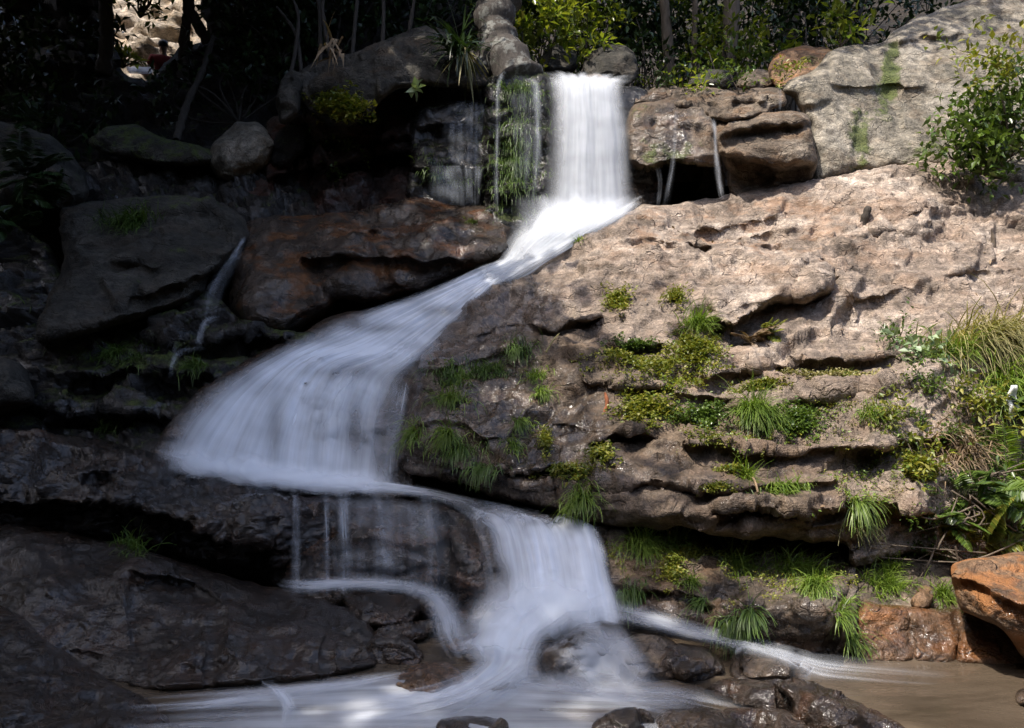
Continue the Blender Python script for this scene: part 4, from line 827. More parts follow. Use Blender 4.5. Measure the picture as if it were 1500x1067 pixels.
# pools and foam at the bottom
flow('stream_foam', [[(400, 876, 5.72), (440, 880, 5.62), (500, 874, 5.56), (565, 874, 5.44), (604, 886, 5.3), (618, 910, 5.16), (626, 942, 5.0), (640, 972, 4.84)],
                     [(420, 844, 5.95), (460, 848, 5.9), (520, 848, 5.85), (606, 854, 5.72), (664, 872, 5.55), (686, 902, 5.35), (696, 940, 5.12), (716, 970, 4.92)]],
     'foam', 'arc of water curling round the black stone below the threads', 'stream', nu=26, nv=90, dens=.7, fu=.5, fv=(.25, .3), layers=2, gap=.02, ripple=.015, seed=51, lift=.02, over=('s0', 'curtain'), vdens=[.7, 1.0, .8, .6, .7, .9, 1.1], breaks=.3)
flow('stream_foam', [[(690, 885, 5.45), (665, 920, 5.2), (655, 948, 5.02), (672, 966, 4.9), (690, 985, 4.76), (640, 1020, 4.52), (560, 1040, 4.38), (440, 1056, 4.28)],
                     [(770, 880, 5.42), (740, 915, 5.14), (718, 945, 4.98), (714, 972, 4.82), (710, 1000, 4.66), (660, 1032, 4.46), (580, 1052, 4.32), (460, 1068, 4.22)],
                     [(850, 885, 5.38), (810, 915, 5.1), (780, 945, 4.94), (765, 975, 4.78), (750, 1005, 4.6), (700, 1038, 4.4), (620, 1062, 4.26), (500, 1082, 4.16)],
                     [(930, 895, 5.3), (880, 912, 5.08), (815, 945, 4.9), (800, 980, 4.72), (800, 1012, 4.54), (760, 1044, 4.34), (680, 1070, 4.2), (560, 1094, 4.1)]],
     'foam', 'swirling white foam in the basin below the lower cascade', 'stream', nu=60, nv=110, dens=1.05, fu=(.4, .4), fv=(.15, .45), layers=3, gap=.03, ripple=.04, seed=61, lift=.03, over=('s4',), vdens=[1.3, 1.2, 1.0, .95, .9, .7, .5, .4], blobs=[(690, 940, 26, 12, -.6), (720, 985, 40, 14, -.35)])
flow('stream_foam', [[(590, 985, 4.72), (520, 1000, 4.62), (440, 1010, 4.55), (370, 1018, 4.48), (300, 1030, 4.4), (240, 1040, 4.3)],
                     [(600, 1010, 4.55), (530, 1022, 4.46), (450, 1034, 4.38), (380, 1045, 4.3), (310, 1055, 4.22), (250, 1062, 4.15)]],
     'foam', 'soft grey flow along the front of the massive boulder', 'stream', nu=26, nv=70, dens=.45, fu=.5, fv=(.3, .4), layers=2, gap=.02, ripple=.015, seed=66, lift=.03)
flow('stream_foam', [[(372, 1014, 4.52), (392, 1030, 4.40), (402, 1050, 4.28), (398, 1075, 4.15)], [(402, 1010, 4.5), (424, 1026, 4.38), (440, 1048, 4.26), (440, 1078, 4.13)]],
     'mist', 'bright short tongue of white water at the bottom left', 'stream', nu=22, nv=40, dens=.6, fu=.55, fv=(.5, .4), layers=2, gap=.02, ripple=.02, seed=67, lift=.045)
flow('stream_foam', [[(860, 918, 5.2), (930, 934, 4.94), (1000, 952, 4.76), (1060, 962, 4.7), (1110, 976, 4.6), (1160, 996, 4.5), (1190, 1014, 4.4), (1260, 1022, 4.38), (1340, 1028, 4.36)],
                     [(895, 880, 5.45), (960, 900, 5.28), (1030, 922, 5.12), (1090, 940, 5.0), (1140, 952, 4.94), (1190, 966, 4.86), (1240, 972, 4.82), (1320, 980, 4.78), (1420, 990, 4.7)]],
     'foam', 'white ribbon of water running right into the brown pool', 'stream', nu=36, nv=110, dens=.6, fu=(.6, .5), fv=(.15, .6), layers=2, gap=.02, ripple=.03, seed=71, lift=.035, over=('s7', 's9'), vdens=[1.2, 1.1, 1, 1, 1, 1.1, 1.1, .8, .5])
flow('stream_foam', [[(800, 930, 5.0), (800, 960, 4.74), (820, 985, 4.58), (830, 1010, 4.45)], [(860, 912, 5.05), (880, 945, 4.74), (900, 980, 4.58), (900, 1010, 4.45)], [(930, 925, 5.0), (950, 955, 4.68), (965, 985, 4.56), (970, 1012, 4.45)]],
     'foam', 'thin veil of water over the bluish grey boulder', 'stream', nu=40, nv=40, dens=.45, fu=.35, fv=(.3, .3), layers=2, gap=.02, seed=75, over=('s5', 's6', 's7'))
flow('stream_foam', [[(700, 1005, 4.62), (760, 1030, 4.44), (860, 1050, 4.3), (960, 1075, 4.1)], [(800, 990, 4.66), (850, 1012, 4.5), (930, 1030, 4.36), (1040, 1050, 4.2)], [(960, 1000, 4.6), (1010, 1012, 4.5), (1060, 1030, 4.36), (1130, 1060, 4.15)]],
     'foam', 'hazy thin flow over the riffle at the bottom middle', 'stream', nu=40, nv=50, dens=.35, fu=.35, fv=(.35, .35), layers=2, gap=.02, ripple=.02, seed=78, lift=.03)
flow('stream_foam', [[(230, 1020, 4.42), (420, 1004, 4.5), (620, 985, 4.62), (820, 1000, 4.55), (1000, 1010, 4.48)], [(180, 1050, 4.12), (400, 1040, 4.2), (640, 1035, 4.25), (820, 1040, 4.2), (1020, 1045, 4.16)], [(160, 1100, 3.8), (400, 1100, 3.82), (640, 1100, 3.83), (860, 1100, 3.82), (1060, 1100, 3.8)]],
     'cascade', 'milky grey film of smoothed water over the stream foreground', 'stream', nu=40, nv=80, dens=.6, fu=(.35, .0), fv=(.35, .35), layers=1, ripple=.012, seed=79, lift=.02)
# trickles
flow('waterfall', [[(350, 348, 8.95), (336, 376, 8.7), (318, 400, 8.42), (300, 430, 8.2), (294, 466, 8.0)], [(364, 346, 8.95), (356, 376, 8.68), (344, 402, 8.4), (330, 432, 8.18), (324, 468, 7.98)]],
     'veil', 'thin side fall in the shadowed notch left of the wet rock', 'trickle', nu=22, nv=60, dens=0.55, breaks=.7, fu=.4, fv=(.2, .1), ripple=.02, seed=81, over=('wetmid', 'grey', 'hollow'))
flow('waterfall', [[(318, 466, 8.05), (300, 468, 7.98), (290, 482, 7.9), (283, 508, 7.75)], [(332, 470, 8.02), (312, 474, 7.95), (302, 488, 7.88), (298, 510, 7.73)]],
     'veil', 'short white spout below the shadowed side fall', 'trickle', nu=14, nv=40, dens=0.9, breaks=.7, fu=.5, fv=(.3, .1), ripple=.01, seed=83, over=('hollow',))
flow('waterfall', [[(300, 508, 7.78), (265, 512, 7.7), (250, 525, 7.6), (246, 555, 7.5)], [(302, 516, 7.75), (272, 520, 7.68), (262, 532, 7.58), (258, 556, 7.48)]],
     'veil', 'faint last drip of the shadowed side fall', 'trickle', nu=12, nv=40, dens=0.4, breaks=.7, fu=.5, fv=(.3, .3), ripple=.01, seed=84, over=('hollow',))
flow('waterfall', [[(1036, 178, 9.6), (1042, 190, 9.35), (1043, 220, 9.3), (1046, 260, 9.25), (1052, 292, 9.2)], [(1048, 178, 9.6), (1051, 190, 9.35), (1053, 220, 9.3), (1058, 260, 9.25), (1063, 292, 9.2)]],
     'fall', 'narrow white spout between the two ledge blocks', 'trickle', nu=14, nv=60, dens=0.36, breaks=.7, fu=.5, fv=(.15, .2), ripple=.02, seed=85)
flow('waterfall', [[(986, 160, 9.65), (984, 200, 9.45), (978, 250, 9.35), (966, 304, 9.3)], [(994, 160, 9.65), (993, 200, 9.45), (990, 250, 9.35), (982, 306, 9.3)]],
     'veil', 'thin spray trickling over the mottled mossy ledge', 'trickle', nu=14, nv=60, dens=0.26, breaks=.7, fu=.5, fv=(.15, .25), ripple=.02, seed=86)
flow('waterfall', [[(958, 246, 9.4), (962, 270, 9.36), (958, 304, 9.3)], [(968, 246, 9.4), (971, 270, 9.36), (968, 304, 9.3)]],
     'veil', 'short drip in the hollow under the mottled mossy ledge', 'trickle', nu=10, nv=40, dens=0.26, breaks=.7, fu=.5, fv=(.3, .25), ripple=.02, seed=87)
flow('waterfall', [[(1133, 132, 9.85), (1139, 140, 9.72), (1138, 164, 9.62)], [(1141, 132, 9.85), (1145, 140, 9.72), (1145, 164, 9.62)]],
     'veil', 'tiny spill off the right end of the capping slab', 'trickle', nu=10, nv=30, dens=0.3, breaks=.7, fu=.5, fv=(.3, .25), ripple=.01, seed=88)
flow('waterfall', [[(735, 108, 10.2), (726, 122, 9.95), (724, 180, 9.75), (722, 250, 9.6), (722, 312, 9.5)], [(752, 110, 10.2), (736, 124, 9.93), (735, 180, 9.73), (733, 250, 9.58), (734, 314, 9.48)]],
     'veil', 'thin bright trickle at the left edge of the mossy wall', 'trickle', nu=14, nv=70, dens=0.4, breaks=.7, fu=.5, fv=(.15, .2), ripple=.02, seed=91)
flow('waterfall', [[(742, 110, 10.1), (742, 150, 9.8), (744, 230, 9.55), (746, 320, 9.42)], [(800, 112, 10.1), (798, 150, 9.8), (796, 230, 9.55), (792, 325, 9.42)]],
     'veil', 'barely visible film of water on the mossy wall', 'trickle', nu=40, nv=60, dens=0.14, breaks=1.0, fu=.25, fv=(.2, .2), ripple=.02, seed=92)
flow('waterfall', [[(648, 154, 10.2), (645, 190, 9.95), (640, 244, 9.8)], [(690, 150, 10.2), (690, 190, 9.95), (690, 246, 9.8)], [(714, 152, 10.2), (712, 190, 9.95), (704, 248, 9.8)]],
     'veil', 'dim upper veil on the dark stepped rock', 'trickle', nu=40, nv=50, dens=0.24, breaks=1.0, fu=.3, fv=(.15, .2), ripple=.01, seed=93, over=('stepped',))
flow('waterfall', [[(624, 246, 9.75), (622, 262, 9.62), (620, 302, 9.5)], [(680, 246, 9.75), (682, 262, 9.62), (684, 304, 9.5)], [(712, 246, 9.75), (708, 262, 9.62), (704, 304, 9.5)]],
     'veil', 'dim lower veil on the dark stepped rock', 'trickle', nu=40, nv=40, dens=0.24, breaks=1.0, fu=.3, fv=(.15, .2), ripple=.01, seed=94, over=('stepped',))

# soft spray where the water lands
flow('spray', [[(742, 292, 9.5), (748, 322, 9.36), (732, 356, 9.2)], [(800, 286, 9.4), (806, 318, 9.2), (790, 356, 9.0)], [(868, 286, 9.35), (870, 316, 9.15), (850, 350, 8.95)], [(944, 284, 9.4), (944, 306, 9.3), (930, 330, 9.2)]],
     'mist', 'soft white spray at the foot of the upper fall', 'spray', nu=30, nv=24, dens=.42, fu=(.4, .3), fv=(.5, .5), layers=2, gap=.05, seed=101, breaks=.1)
flow('spray', [[(228, 640, 6.75), (220, 668, 6.68), (216, 690, 6.6)], [(330, 660, 6.7), (330, 690, 6.56), (330, 708, 6.46)], [(450, 680, 6.6), (450, 706, 6.48), (450, 724, 6.36)], [(590, 694, 6.55), (590, 716, 6.42), (592, 732, 6.3)]],
     'mist', 'line of white spray along the foot of the middle cascade', 'spray', nu=40, nv=20, dens=.6, fu=(.25, .2), fv=(.55, .45), layers=2, gap=.04, seed=102, breaks=.1)
flow('spray', [[(690, 850, 5.4), (676, 890, 5.26), (664, 930, 5.1)], [(760, 840, 5.32), (756, 890, 5.14), (750, 940, 4.94)], [(840, 844, 5.28), (842, 890, 5.12), (846, 936, 4.9)], [(920, 866, 5.3), (930, 896, 5.16), (944, 926, 5.0)]],
     'mist', 'soft white spray at the foot of the lower cascade', 'spray', nu=30, nv=24, dens=.5, fu=(.35, .35), fv=(.5, .5), layers=2, gap=.05, seed=103, breaks=.1)

# ------------------------------------------------------------------ plants
def unit(v): return v / (np.linalg.norm(v, axis=-1, keepdims=True) + 1e-9)

def leafset(P, D, L, W, fold=.25, up=None):
    """pointed leaves folded along the midrib"""
    n = len(P); L = np.broadcast_to(L, n)[:, None]; W = np.broadcast_to(W, n)[:, None]
    R = rng.normal(size=(n, 3)) * .35 + (np.array([0, 0, 1.0]) if up is None else up)
    S = unit(np.cross(D, R)); U = np.cross(S, D)
    mid = P + D * L * .45
    V = np.stack([P, mid + S * W * .5 + U * W * fold, P + D * L - U * L * .12, mid - S * W * .5 + U * W * fold, mid], 1).reshape(-1, 3)
    b = np.arange(n)[:, None] * 5
    F = np.concatenate([b + np.array([[0, 1, 2, 4]]), b + np.array([[0, 4, 2, 3]])], 0)
    return V, F

def bladeset(P, D, L, W, droop, seg=4):
    """long blades that bend over under their own weight"""
    n = len(P); L = np.broadcast_to(L, n); W = np.broadcast_to(W, n); droop = np.broadcast_to(droop, n)
    S = unit(np.cross(D, np.array([0, 0, 1.0]) + rng.normal(size=(n, 3)) * .3))
    p = P.copy(); d = D.copy(); rows = []
    for k in range(seg + 1):
        w = W * (1 - (k / seg) ** 1.6) * .5 + .0008
        rows += [p + S * w[:, None], p - S * w[:, None]]
        d = unit(d + np.array([0, 0, -1.0]) * (droop / seg * (.6 + .8 * k / seg))[:, None]); p = p + d * (L / seg)[:, None]
    V = np.stack(rows, 1).reshape(-1, 3); b = np.arange(n)[:, None] * (2 * seg + 2)
    F = np.concatenate([b + np.array([[2 * k, 2 * k + 1, 2 * k + 3, 2 * k + 2]]) for k in range(seg)], 0)
    return V, F

def join(parts):
    Vs, Fs, n = [], [], 0
    for V, F in parts: Vs.append(V); Fs.append(F + n); n += len(V)
    return np.concatenate(Vs), np.concatenate(Fs)

def tube(pts, radii, sides=7, n=None):
    pts = np.asarray(pts, float); n = n or max(6, len(pts) * 4)
    c = crom(pts, n); r = np.interp(np.linspace(0, 1, n), np.linspace(0, 1, len(radii)), radii)
    t = unit(np.gradient(c, axis=0)); a = np.array([.3, .9, .1]); a = unit(np.cross(t, a)); b = np.cross(t, a)
    th = np.linspace(0, 2 * np.pi, sides, endpoint=False)
    rr = r[:, None] * (1 + .12 * rng.normal(size=(n, 1)))
    V = (c[:, None] + rr[..., None] * (np.cos(th)[None, :, None] * a[:, None] + np.sin(th)[None, :, None] * b[:, None])).reshape(-1, 3)
    i = np.arange(n - 1)[:, None] * sides; k = np.arange(sides)[None]; k2 = (k + 1) % sides
    F = np.stack([i + k, i + k2, i + sides + k2, i + sides + k], -1).reshape(-1, 4)
    return V, F

def scatter(key, px, py, rx, ry, n, clump=0):
    """points inside an uneven patch on a rock"""
    a = rng.random(n) * 2 * np.pi; r = np.minimum(np.abs(rng.normal(size=n)) * .75, 1.7)
    r = r * (.65 + .5 * perlin(np.stack([np.cos(a) * 1.4, np.sin(a) * 1.4, np.full(n, px * .01 + py * .013)], -1), 4))
    x = px + np.cos(a) * r * rx; y = py + np.sin(a) * r * ry
    V, N, ok = surf(key, x, y)
    return V[ok], N[ok]

def tuft(key, px, py, rx, ry, n, L, W, mat, label, droop=1.4, cat='grass', up=.35, group=None, name='grass_tuft', spread=.38):
    P, N = scatter(key, px, py, rx * 1.3, ry * 1.1, int(n * 1.25))
    D = unit(N * .8 + np.array([0, -.15, up]) + rng.normal(size=P.shape) * spread)
    V, F = bladeset(P - N * .01, D, L * rng.uniform(.25, 1.15, len(P)), W * rng.uniform(.7, 1.2, len(P)), droop * rng.uniform(.6, 1.3, len(P)))
    return tag(put(name, V, F, M[mat]), label, cat, group)

def herbs(key, px, py, rx, ry, n, L, mat, label, h=.05, cat='plant', group=None, name='creeping_herb', k=5):
    L *= .78; h *= .8; P, N = scatter(key, px, py, rx, ry, n)
    hh = h * rng.random(len(P)) ** .8
    P = P + N * hh[:, None] + np.array([0, 0, 1]) * hh[:, None] * .6
    P = np.repeat(P, k, 0) + rng.normal(size=(len(P) * k, 3)) * L * .35
    D = unit(rng.normal(size=P.shape) * np.array([1, 1, .6]) + np.array([0, -.25, .25]))
    V, F = leafset(P, D, L * rng.uniform(.5, 1.2, len(P)), L * .55 * rng.uniform(.7, 1.2, len(P)))
    return tag(put(name, V, F, M[mat]), label, cat, group)

def fern(base, n, L, mat, label, face=(0, -.6, .8), cat='fern', name='fern', spread=.7, pairs=13, droop=1.1, lw=.16):
    base = np.asarray(base, float); parts = []
    for i in range(n):
        d = unit(np.array(face) + rng.normal(size=3) * spread); l = L * rng.uniform(.7, 1.15); p = base + rng.normal(size=3) * L * .06
        pts = []
        for k in range(7):
            pts.append(p.copy()); d = unit(d + np.array([0, 0, -1]) * droop / 7); p = p + d * l / 6
        c = crom(pts, pairs * 2 + 2); parts.append(tube(pts, [L * .012, L * .004], 4, 12))
        t = unit(np.gradient(c, axis=0)); s = unit(np.cross(t, np.array([0, 0, 1]) + rng.normal(size=3) * .3))
        q = np.linspace(0, 1, len(c)); w = L * lw * 2 * np.sin(np.pi * np.clip(q * .92 + .06, 0, 1)) ** .7
        for sg in (1, -1):
            D = unit(s * sg + t * .45 + np.array([0, 0, -.15])); parts.append(leafset(c[2:], D[2:], w[2:], w[2:] * .26 + .002, .1))
    V, F = join(parts)
    return tag(put(name, V, F, M[mat]), label, cat)

def shrub(base, centers, n, leaf, mat, label, name='shrub', cat='shrub', stem='bark_tan', rad=.2, group=None, face=(0, -.3, .3), asp=.45, sr=.012, sub=7):
    """woody stems from the base to leaf clumps"""
    base = np.asarray(base, float); centers = np.asarray(centers, float)
    e = empty(name, base, label, cat, group)
    parts = []
    for c in centers:
        m = (base + c) / 2 + rng.normal(size=3) * np.linalg.norm(c - base) * .12
        parts.append(tube([base, m, c], [sr, sr * .7, sr * .3], 5, 10))
    V, F = join(parts); put('stem', V, F, M[stem], e)
    sc = np.repeat(centers, sub, 0) + rng.normal(size=(len(centers) * sub, 3)) * rad * .8
    per = max(3, n // len(sc))
    P = np.repeat(sc, per, 0) + rng.normal(size=(len(sc) * per, 3)) * rad * .28
    D = unit(rng.normal(size=P.shape) + unit(P - np.repeat(sc, per, 0)) * .9 + np.array(face))
    V, F = leafset(P, D, leaf * rng.uniform(.6, 1.25, len(P)), leaf * asp * rng.uniform(.8, 1.2, len(P)))
    put('foliage', V, F, M[mat], e)
    return e

def tree(base, top, crown, n, leaf, mat, label, r=.15, bark='bark', name='forest_tree', cat='tree', limbs=7, group=None, clumps=46, bend=.3, low=.55):
    """tapered trunk with limbs, and a crown of leaf clumps: crown = list of (centre, radius)"""
    base = np.asarray(base, float); top = np.asarray(top, float)
    e = empty(name, base, label, cat, group)
    m = [base + (top - base) * f + rng.normal(size=3) * np.array([bend, bend, 0]) * f for f in (.33, .66)]
    tr = [base - np.array([0, 0, .3]), *m, top]
    parts = [tube(tr, [r * 1.25, r, r * .75, r * .4], 9, 26)]
    cs = []
    for c, rad in crown:
        c = np.asarray(c, float)
        v = unit(rng.normal(size=(clumps, 3))) * (rng.random((clumps, 1)) ** .45) * rad * np.array([1, 1, .62])
        cs.append(c + v)
    cs = np.concatenate(cs)
    for k in rng.choice(len(cs), min(limbs * len(crown), len(cs)), replace=False):
        s = crom(tr, 30)[int(rng.uniform(low, 1) * 29)]; mid = (s + cs[k]) / 2 + np.array([0, 0, -.15]) + rng.normal(size=3) * .15
        parts.append(tube([s, mid, cs[k]], [r * .35, r * .22, r * .06], 5, 12))
    V, F = join(parts); put('trunk', V, F, M[bark], e)
    per = n // len(cs); cr = np.mean([x[1] for x in crown]) * .16
    P = np.repeat(cs, per, 0) + rng.normal(size=(len(cs) * per, 3)) * cr * np.array([1, 1, .7])
    D = unit(rng.normal(size=P.shape) * np.array([1, 1, .6]) + np.array([0, 0, -.15]))
    V, F = leafset(P, D, leaf * rng.uniform(.6, 1.3, len(P)), leaf * .5 * rng.uniform(.7, 1.2, len(P)))
    put('crown', V, F, M[mat], e)
    return e

# --- grass and herbs on the rock face and below it
G1 = 'grass and herb clumps on the rocks'
for a in [
    ('face', 1105, 606, 26, 12, 340, .34, .006, 'grass', 'big bright tuft of long grass in the middle of rock face', 1.7),
    ('face', 1022, 478, 22, 12, 200, .30, .006, 'grass', 'upright grass tuft left of the big overhanging block', 1.3),
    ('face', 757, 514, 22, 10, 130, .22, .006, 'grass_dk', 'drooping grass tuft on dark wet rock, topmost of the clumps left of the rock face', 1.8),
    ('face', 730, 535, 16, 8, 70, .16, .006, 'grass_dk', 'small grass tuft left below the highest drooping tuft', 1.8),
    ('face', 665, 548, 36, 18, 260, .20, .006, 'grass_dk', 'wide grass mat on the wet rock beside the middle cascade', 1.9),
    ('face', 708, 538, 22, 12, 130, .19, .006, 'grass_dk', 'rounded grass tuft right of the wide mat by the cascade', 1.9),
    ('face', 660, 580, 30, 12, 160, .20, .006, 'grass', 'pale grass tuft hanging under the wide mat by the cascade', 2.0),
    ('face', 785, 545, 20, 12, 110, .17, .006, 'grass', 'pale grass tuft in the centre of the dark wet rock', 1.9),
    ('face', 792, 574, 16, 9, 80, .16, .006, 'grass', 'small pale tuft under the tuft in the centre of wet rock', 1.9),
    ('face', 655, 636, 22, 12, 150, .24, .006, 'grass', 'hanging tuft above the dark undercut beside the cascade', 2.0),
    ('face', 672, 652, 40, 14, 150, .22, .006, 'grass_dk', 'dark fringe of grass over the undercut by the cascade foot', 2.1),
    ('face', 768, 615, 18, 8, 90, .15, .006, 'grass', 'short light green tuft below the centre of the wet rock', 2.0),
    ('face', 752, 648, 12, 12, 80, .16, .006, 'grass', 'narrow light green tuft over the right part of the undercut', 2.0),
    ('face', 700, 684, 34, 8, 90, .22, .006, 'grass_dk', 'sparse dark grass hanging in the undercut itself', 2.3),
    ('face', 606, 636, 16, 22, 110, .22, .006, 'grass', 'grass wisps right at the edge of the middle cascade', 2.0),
    ('face', 855, 735, 22, 18, 190, .22, .006, 'grass', 'light grass tuft at the lip right above lower cascade', 1.8),
    ('face', 1150, 716, 34, 10, 220, .15, .006, 'grass', 'grassy mat by the pale scar on the lower ledges', 1.4),
    ('face', 1095, 690, 9, 12, 60, .20, .006, 'grass', 'slim upright grass tuft left of the pale scar', .9),
    ('face', 1275, 612, 22, 8, 90, .17, .006, 'grass', 'thin grass tuft below the right hand ledges', 1.6),
    ('face', 1236, 556, 24, 10, 110, .15, .006, 'grass', 'pale grass tuft at the right end of the herb ledge', 1.5),
    ('face', 1258, 740, 14, 20, 120, .24, .006, 'grass', 'hanging grass on the shadowed right corner of the overhang', 2.0),
    ('face', 1252, 770, 12, 14, 80, .22, .006, 'straw', 'yellowish drooping wisps under the shadowed right corner', 2.1),
    ('plinth', 940, 800, 26, 14, 330, .26, .006, 'grass', 'thick drooping tuft right of the lower cascade', 2.1),
    ('plinth', 993, 792, 18, 10, 170, .22, .006, 'grass', 'round grass tuft in the angle under the overhang', 1.9),
    ('plinth', 922, 866, 20, 10, 150, .22, .006, 'grass_dk', 'drooping dark tuft beside the foot of the lower cascade', 2.1),
    ('plinth', 1082, 816, 22, 16, 230, .24, .006, 'grass', 'lush grass tuft left under the black overhang', 1.7),
    ('plinth', 1175, 826, 44, 12, 420, .24, .006, 'grass', 'long lush grass bank under the black overhang', 1.8),
    ('plinth', 1192, 862, 22, 12, 230, .22, .006, 'grass', 'pale grass spilling from the lush bank to brown block', 2.0),
    ('plinth', 1072, 912, 20, 10, 160, .22, .006, 'grass_dk', 'dark green tuft low on the damp base, left of a block crack', 2.0),
    ('plinth', 1096, 895, 14, 8, 110, .19, .006, 'grass_dk', 'small dark green tuft just above the low dark tuft', 2.0),
    ('plinth', 1026, 884, 10, 10, 70, .18, .006, 'grass_dk', 'tiny hanging tuft in the middle of the damp base', 2.0),
    ('plinth', 1012, 852, 12, 8, 60, .14, .006, 'grass', 'short grass sprig in the middle of the damp base', 1.6),
    ('plinth', 1232, 895, 10, 10, 80, .18, .006, 'grass', 'little tuft in the notch at the right end of damp base', 1.8),
    ('plinth', 1258, 938, 8, 18, 90, .20, .006, 'grass', 'narrow tuft hanging in the crack above the pool', 2.0),
    ('bank', 1300, 858, 34, 16, 330, .17, .006, 'grass', 'broad grass mat on the earthy bank', 1.3),
    ('bank', 1382, 868, 16, 12, 130, .15, .006, 'grass', 'small grass mat touching the orange boulder', 1.3),
    ('bank', 1304, 832, 14, 8, 90, .18, .006, 'grass', 'grass sprig high on the earthy bank', 1.2),
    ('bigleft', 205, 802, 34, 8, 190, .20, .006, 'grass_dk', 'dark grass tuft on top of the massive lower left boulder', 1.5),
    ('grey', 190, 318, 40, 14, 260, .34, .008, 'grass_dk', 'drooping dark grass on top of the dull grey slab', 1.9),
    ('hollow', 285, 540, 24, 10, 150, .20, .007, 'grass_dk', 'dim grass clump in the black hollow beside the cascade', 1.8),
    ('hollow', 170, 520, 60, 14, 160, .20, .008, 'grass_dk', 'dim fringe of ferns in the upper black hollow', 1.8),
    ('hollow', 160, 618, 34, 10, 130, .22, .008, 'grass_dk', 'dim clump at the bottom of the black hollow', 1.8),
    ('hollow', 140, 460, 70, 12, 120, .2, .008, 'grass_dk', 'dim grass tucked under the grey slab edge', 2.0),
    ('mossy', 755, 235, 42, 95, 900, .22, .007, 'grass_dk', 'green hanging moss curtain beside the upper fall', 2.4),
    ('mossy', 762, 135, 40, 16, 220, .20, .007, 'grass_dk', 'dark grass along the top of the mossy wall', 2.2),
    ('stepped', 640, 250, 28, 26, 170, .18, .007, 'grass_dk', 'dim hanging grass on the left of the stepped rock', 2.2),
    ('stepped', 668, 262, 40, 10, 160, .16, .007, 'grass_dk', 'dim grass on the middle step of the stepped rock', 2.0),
    ('ledge', 945, 300, 20, 6, 70, .12, .006, 'grass_dk', 'low grass at the bottom of the mottled ledge hollow', 1.6),
    ('wetmid', 692, 320, 8, 5, 40, .10, .007, 'grass', 'tiny green sprig on top of the glistening wet rock', 1.3),
    ('face', 842, 352, 14, 6, 70, .10, .008, 'grass', 'tiny bright leaves at the crest of rock face by the apron', 1.0),
]:
    tuft(*a[:5], int(a[5] * 1.4), *a[6:10], droop=a[10], group=G1)
for a in [
    ('face', 905, 440, 20, 24, 90, .05, 'herb', 'yellowish herb cluster on the upper left of rock face', .10),
    ('face', 990, 440, 22, 16, 60, .045, 'herb', 'sparse herb sprigs above the upright grass tuft', .08),
    ('face', 1020, 520, 34, 36, 300, .05, 'herb', 'tall yellow green herb cushion beside the overhanging block', .08),
    ('face', 950, 545, 62, 20, 330, .045, 'herb', 'long yellow green herb cushion on the middle ledge', .06),
    ('face', 930, 508, 40, 10, 120, .04, 'bush', 'dull green creeping patch above the long herb cushion', .05),
    ('face', 945, 606, 38, 22, 210, .05, 'herb', 'bushy yellow herb patch below the long cushion', .07),
    ('face', 1030, 612, 40, 20, 190, .045, 'bush', 'green herb patch left of the big bright grass', .06),
    ('face', 1070, 638, 60, 10, 150, .04, 'herb', 'creeping green strip under the big bright grass', .03),
    ('face', 1165, 620, 34, 24, 190, .05, 'bush', 'leafy herb patch right of the big bright grass', .07),
    ('face', 1110, 570, 40, 8, 90, .04, 'herb', 'thin herb strip under the right hand ledge', .04),
    ('face', 1200, 560, 50, 12, 130, .045, 'straw', 'dry brownish herb strip at the right hand ledge', .05),
    ('face', 1080, 682, 24, 10, 80, .045, 'herb', 'small herb patch left of the slim upright tuft', .04),
    ('face', 1050, 716, 24, 5, 60, .035, 'herb', 'flat mossy streak on the lowest bright ledge', .02),
    ('face', 880, 676, 18, 16, 90, .045, 'herb', 'herb tucked in the dark notch above lower cascade', .06),
    ('face', 830, 700, 34, 12, 110, .04, 'herb', 'straggling herb left above the light lip tuft', .05),
    ('face', 800, 640, 8, 24, 50, .04, 'herb', 'thin vertical herb string on the wet rock edge', .04),
    ('face', 1340, 690, 20, 20, 120, .05, 'herb', 'mossy herb knob right of the lower ledges', .05),
    ('plinth', 985, 835, 14, 26, 100, .04, 'herb', 'herb string hanging down the damp base', .04),
    ('plinth', 1010, 806, 40, 12, 110, .035, 'herb', 'low creeping herb along the damp base top', .03),
    ('overhang', 500, 160, 30, 26, 150, .10, 'herb', 'dim yellow green leaves on the underside of brown overhang', .12),
    ('cavity', 530, 172, 22, 16, 90, .09, 'bush', 'dim leaves at the right lip of the dark cavity', .1),
    ('cavity', 495, 215, 34, 18, 110, .09, 'bush', 'dim leaf cluster hanging in the dark cavity', .1),
    ('cavity', 495, 255, 16, 14, 60, .09, 'bush', 'lowest dim leaf cluster in the dark cavity', .1),
]:
    herbs(*a[:3], a[3] * 1.35, a[4] * .9, int(a[5] * 2.6), *a[6:9], h=a[9] * .8, group=G1)

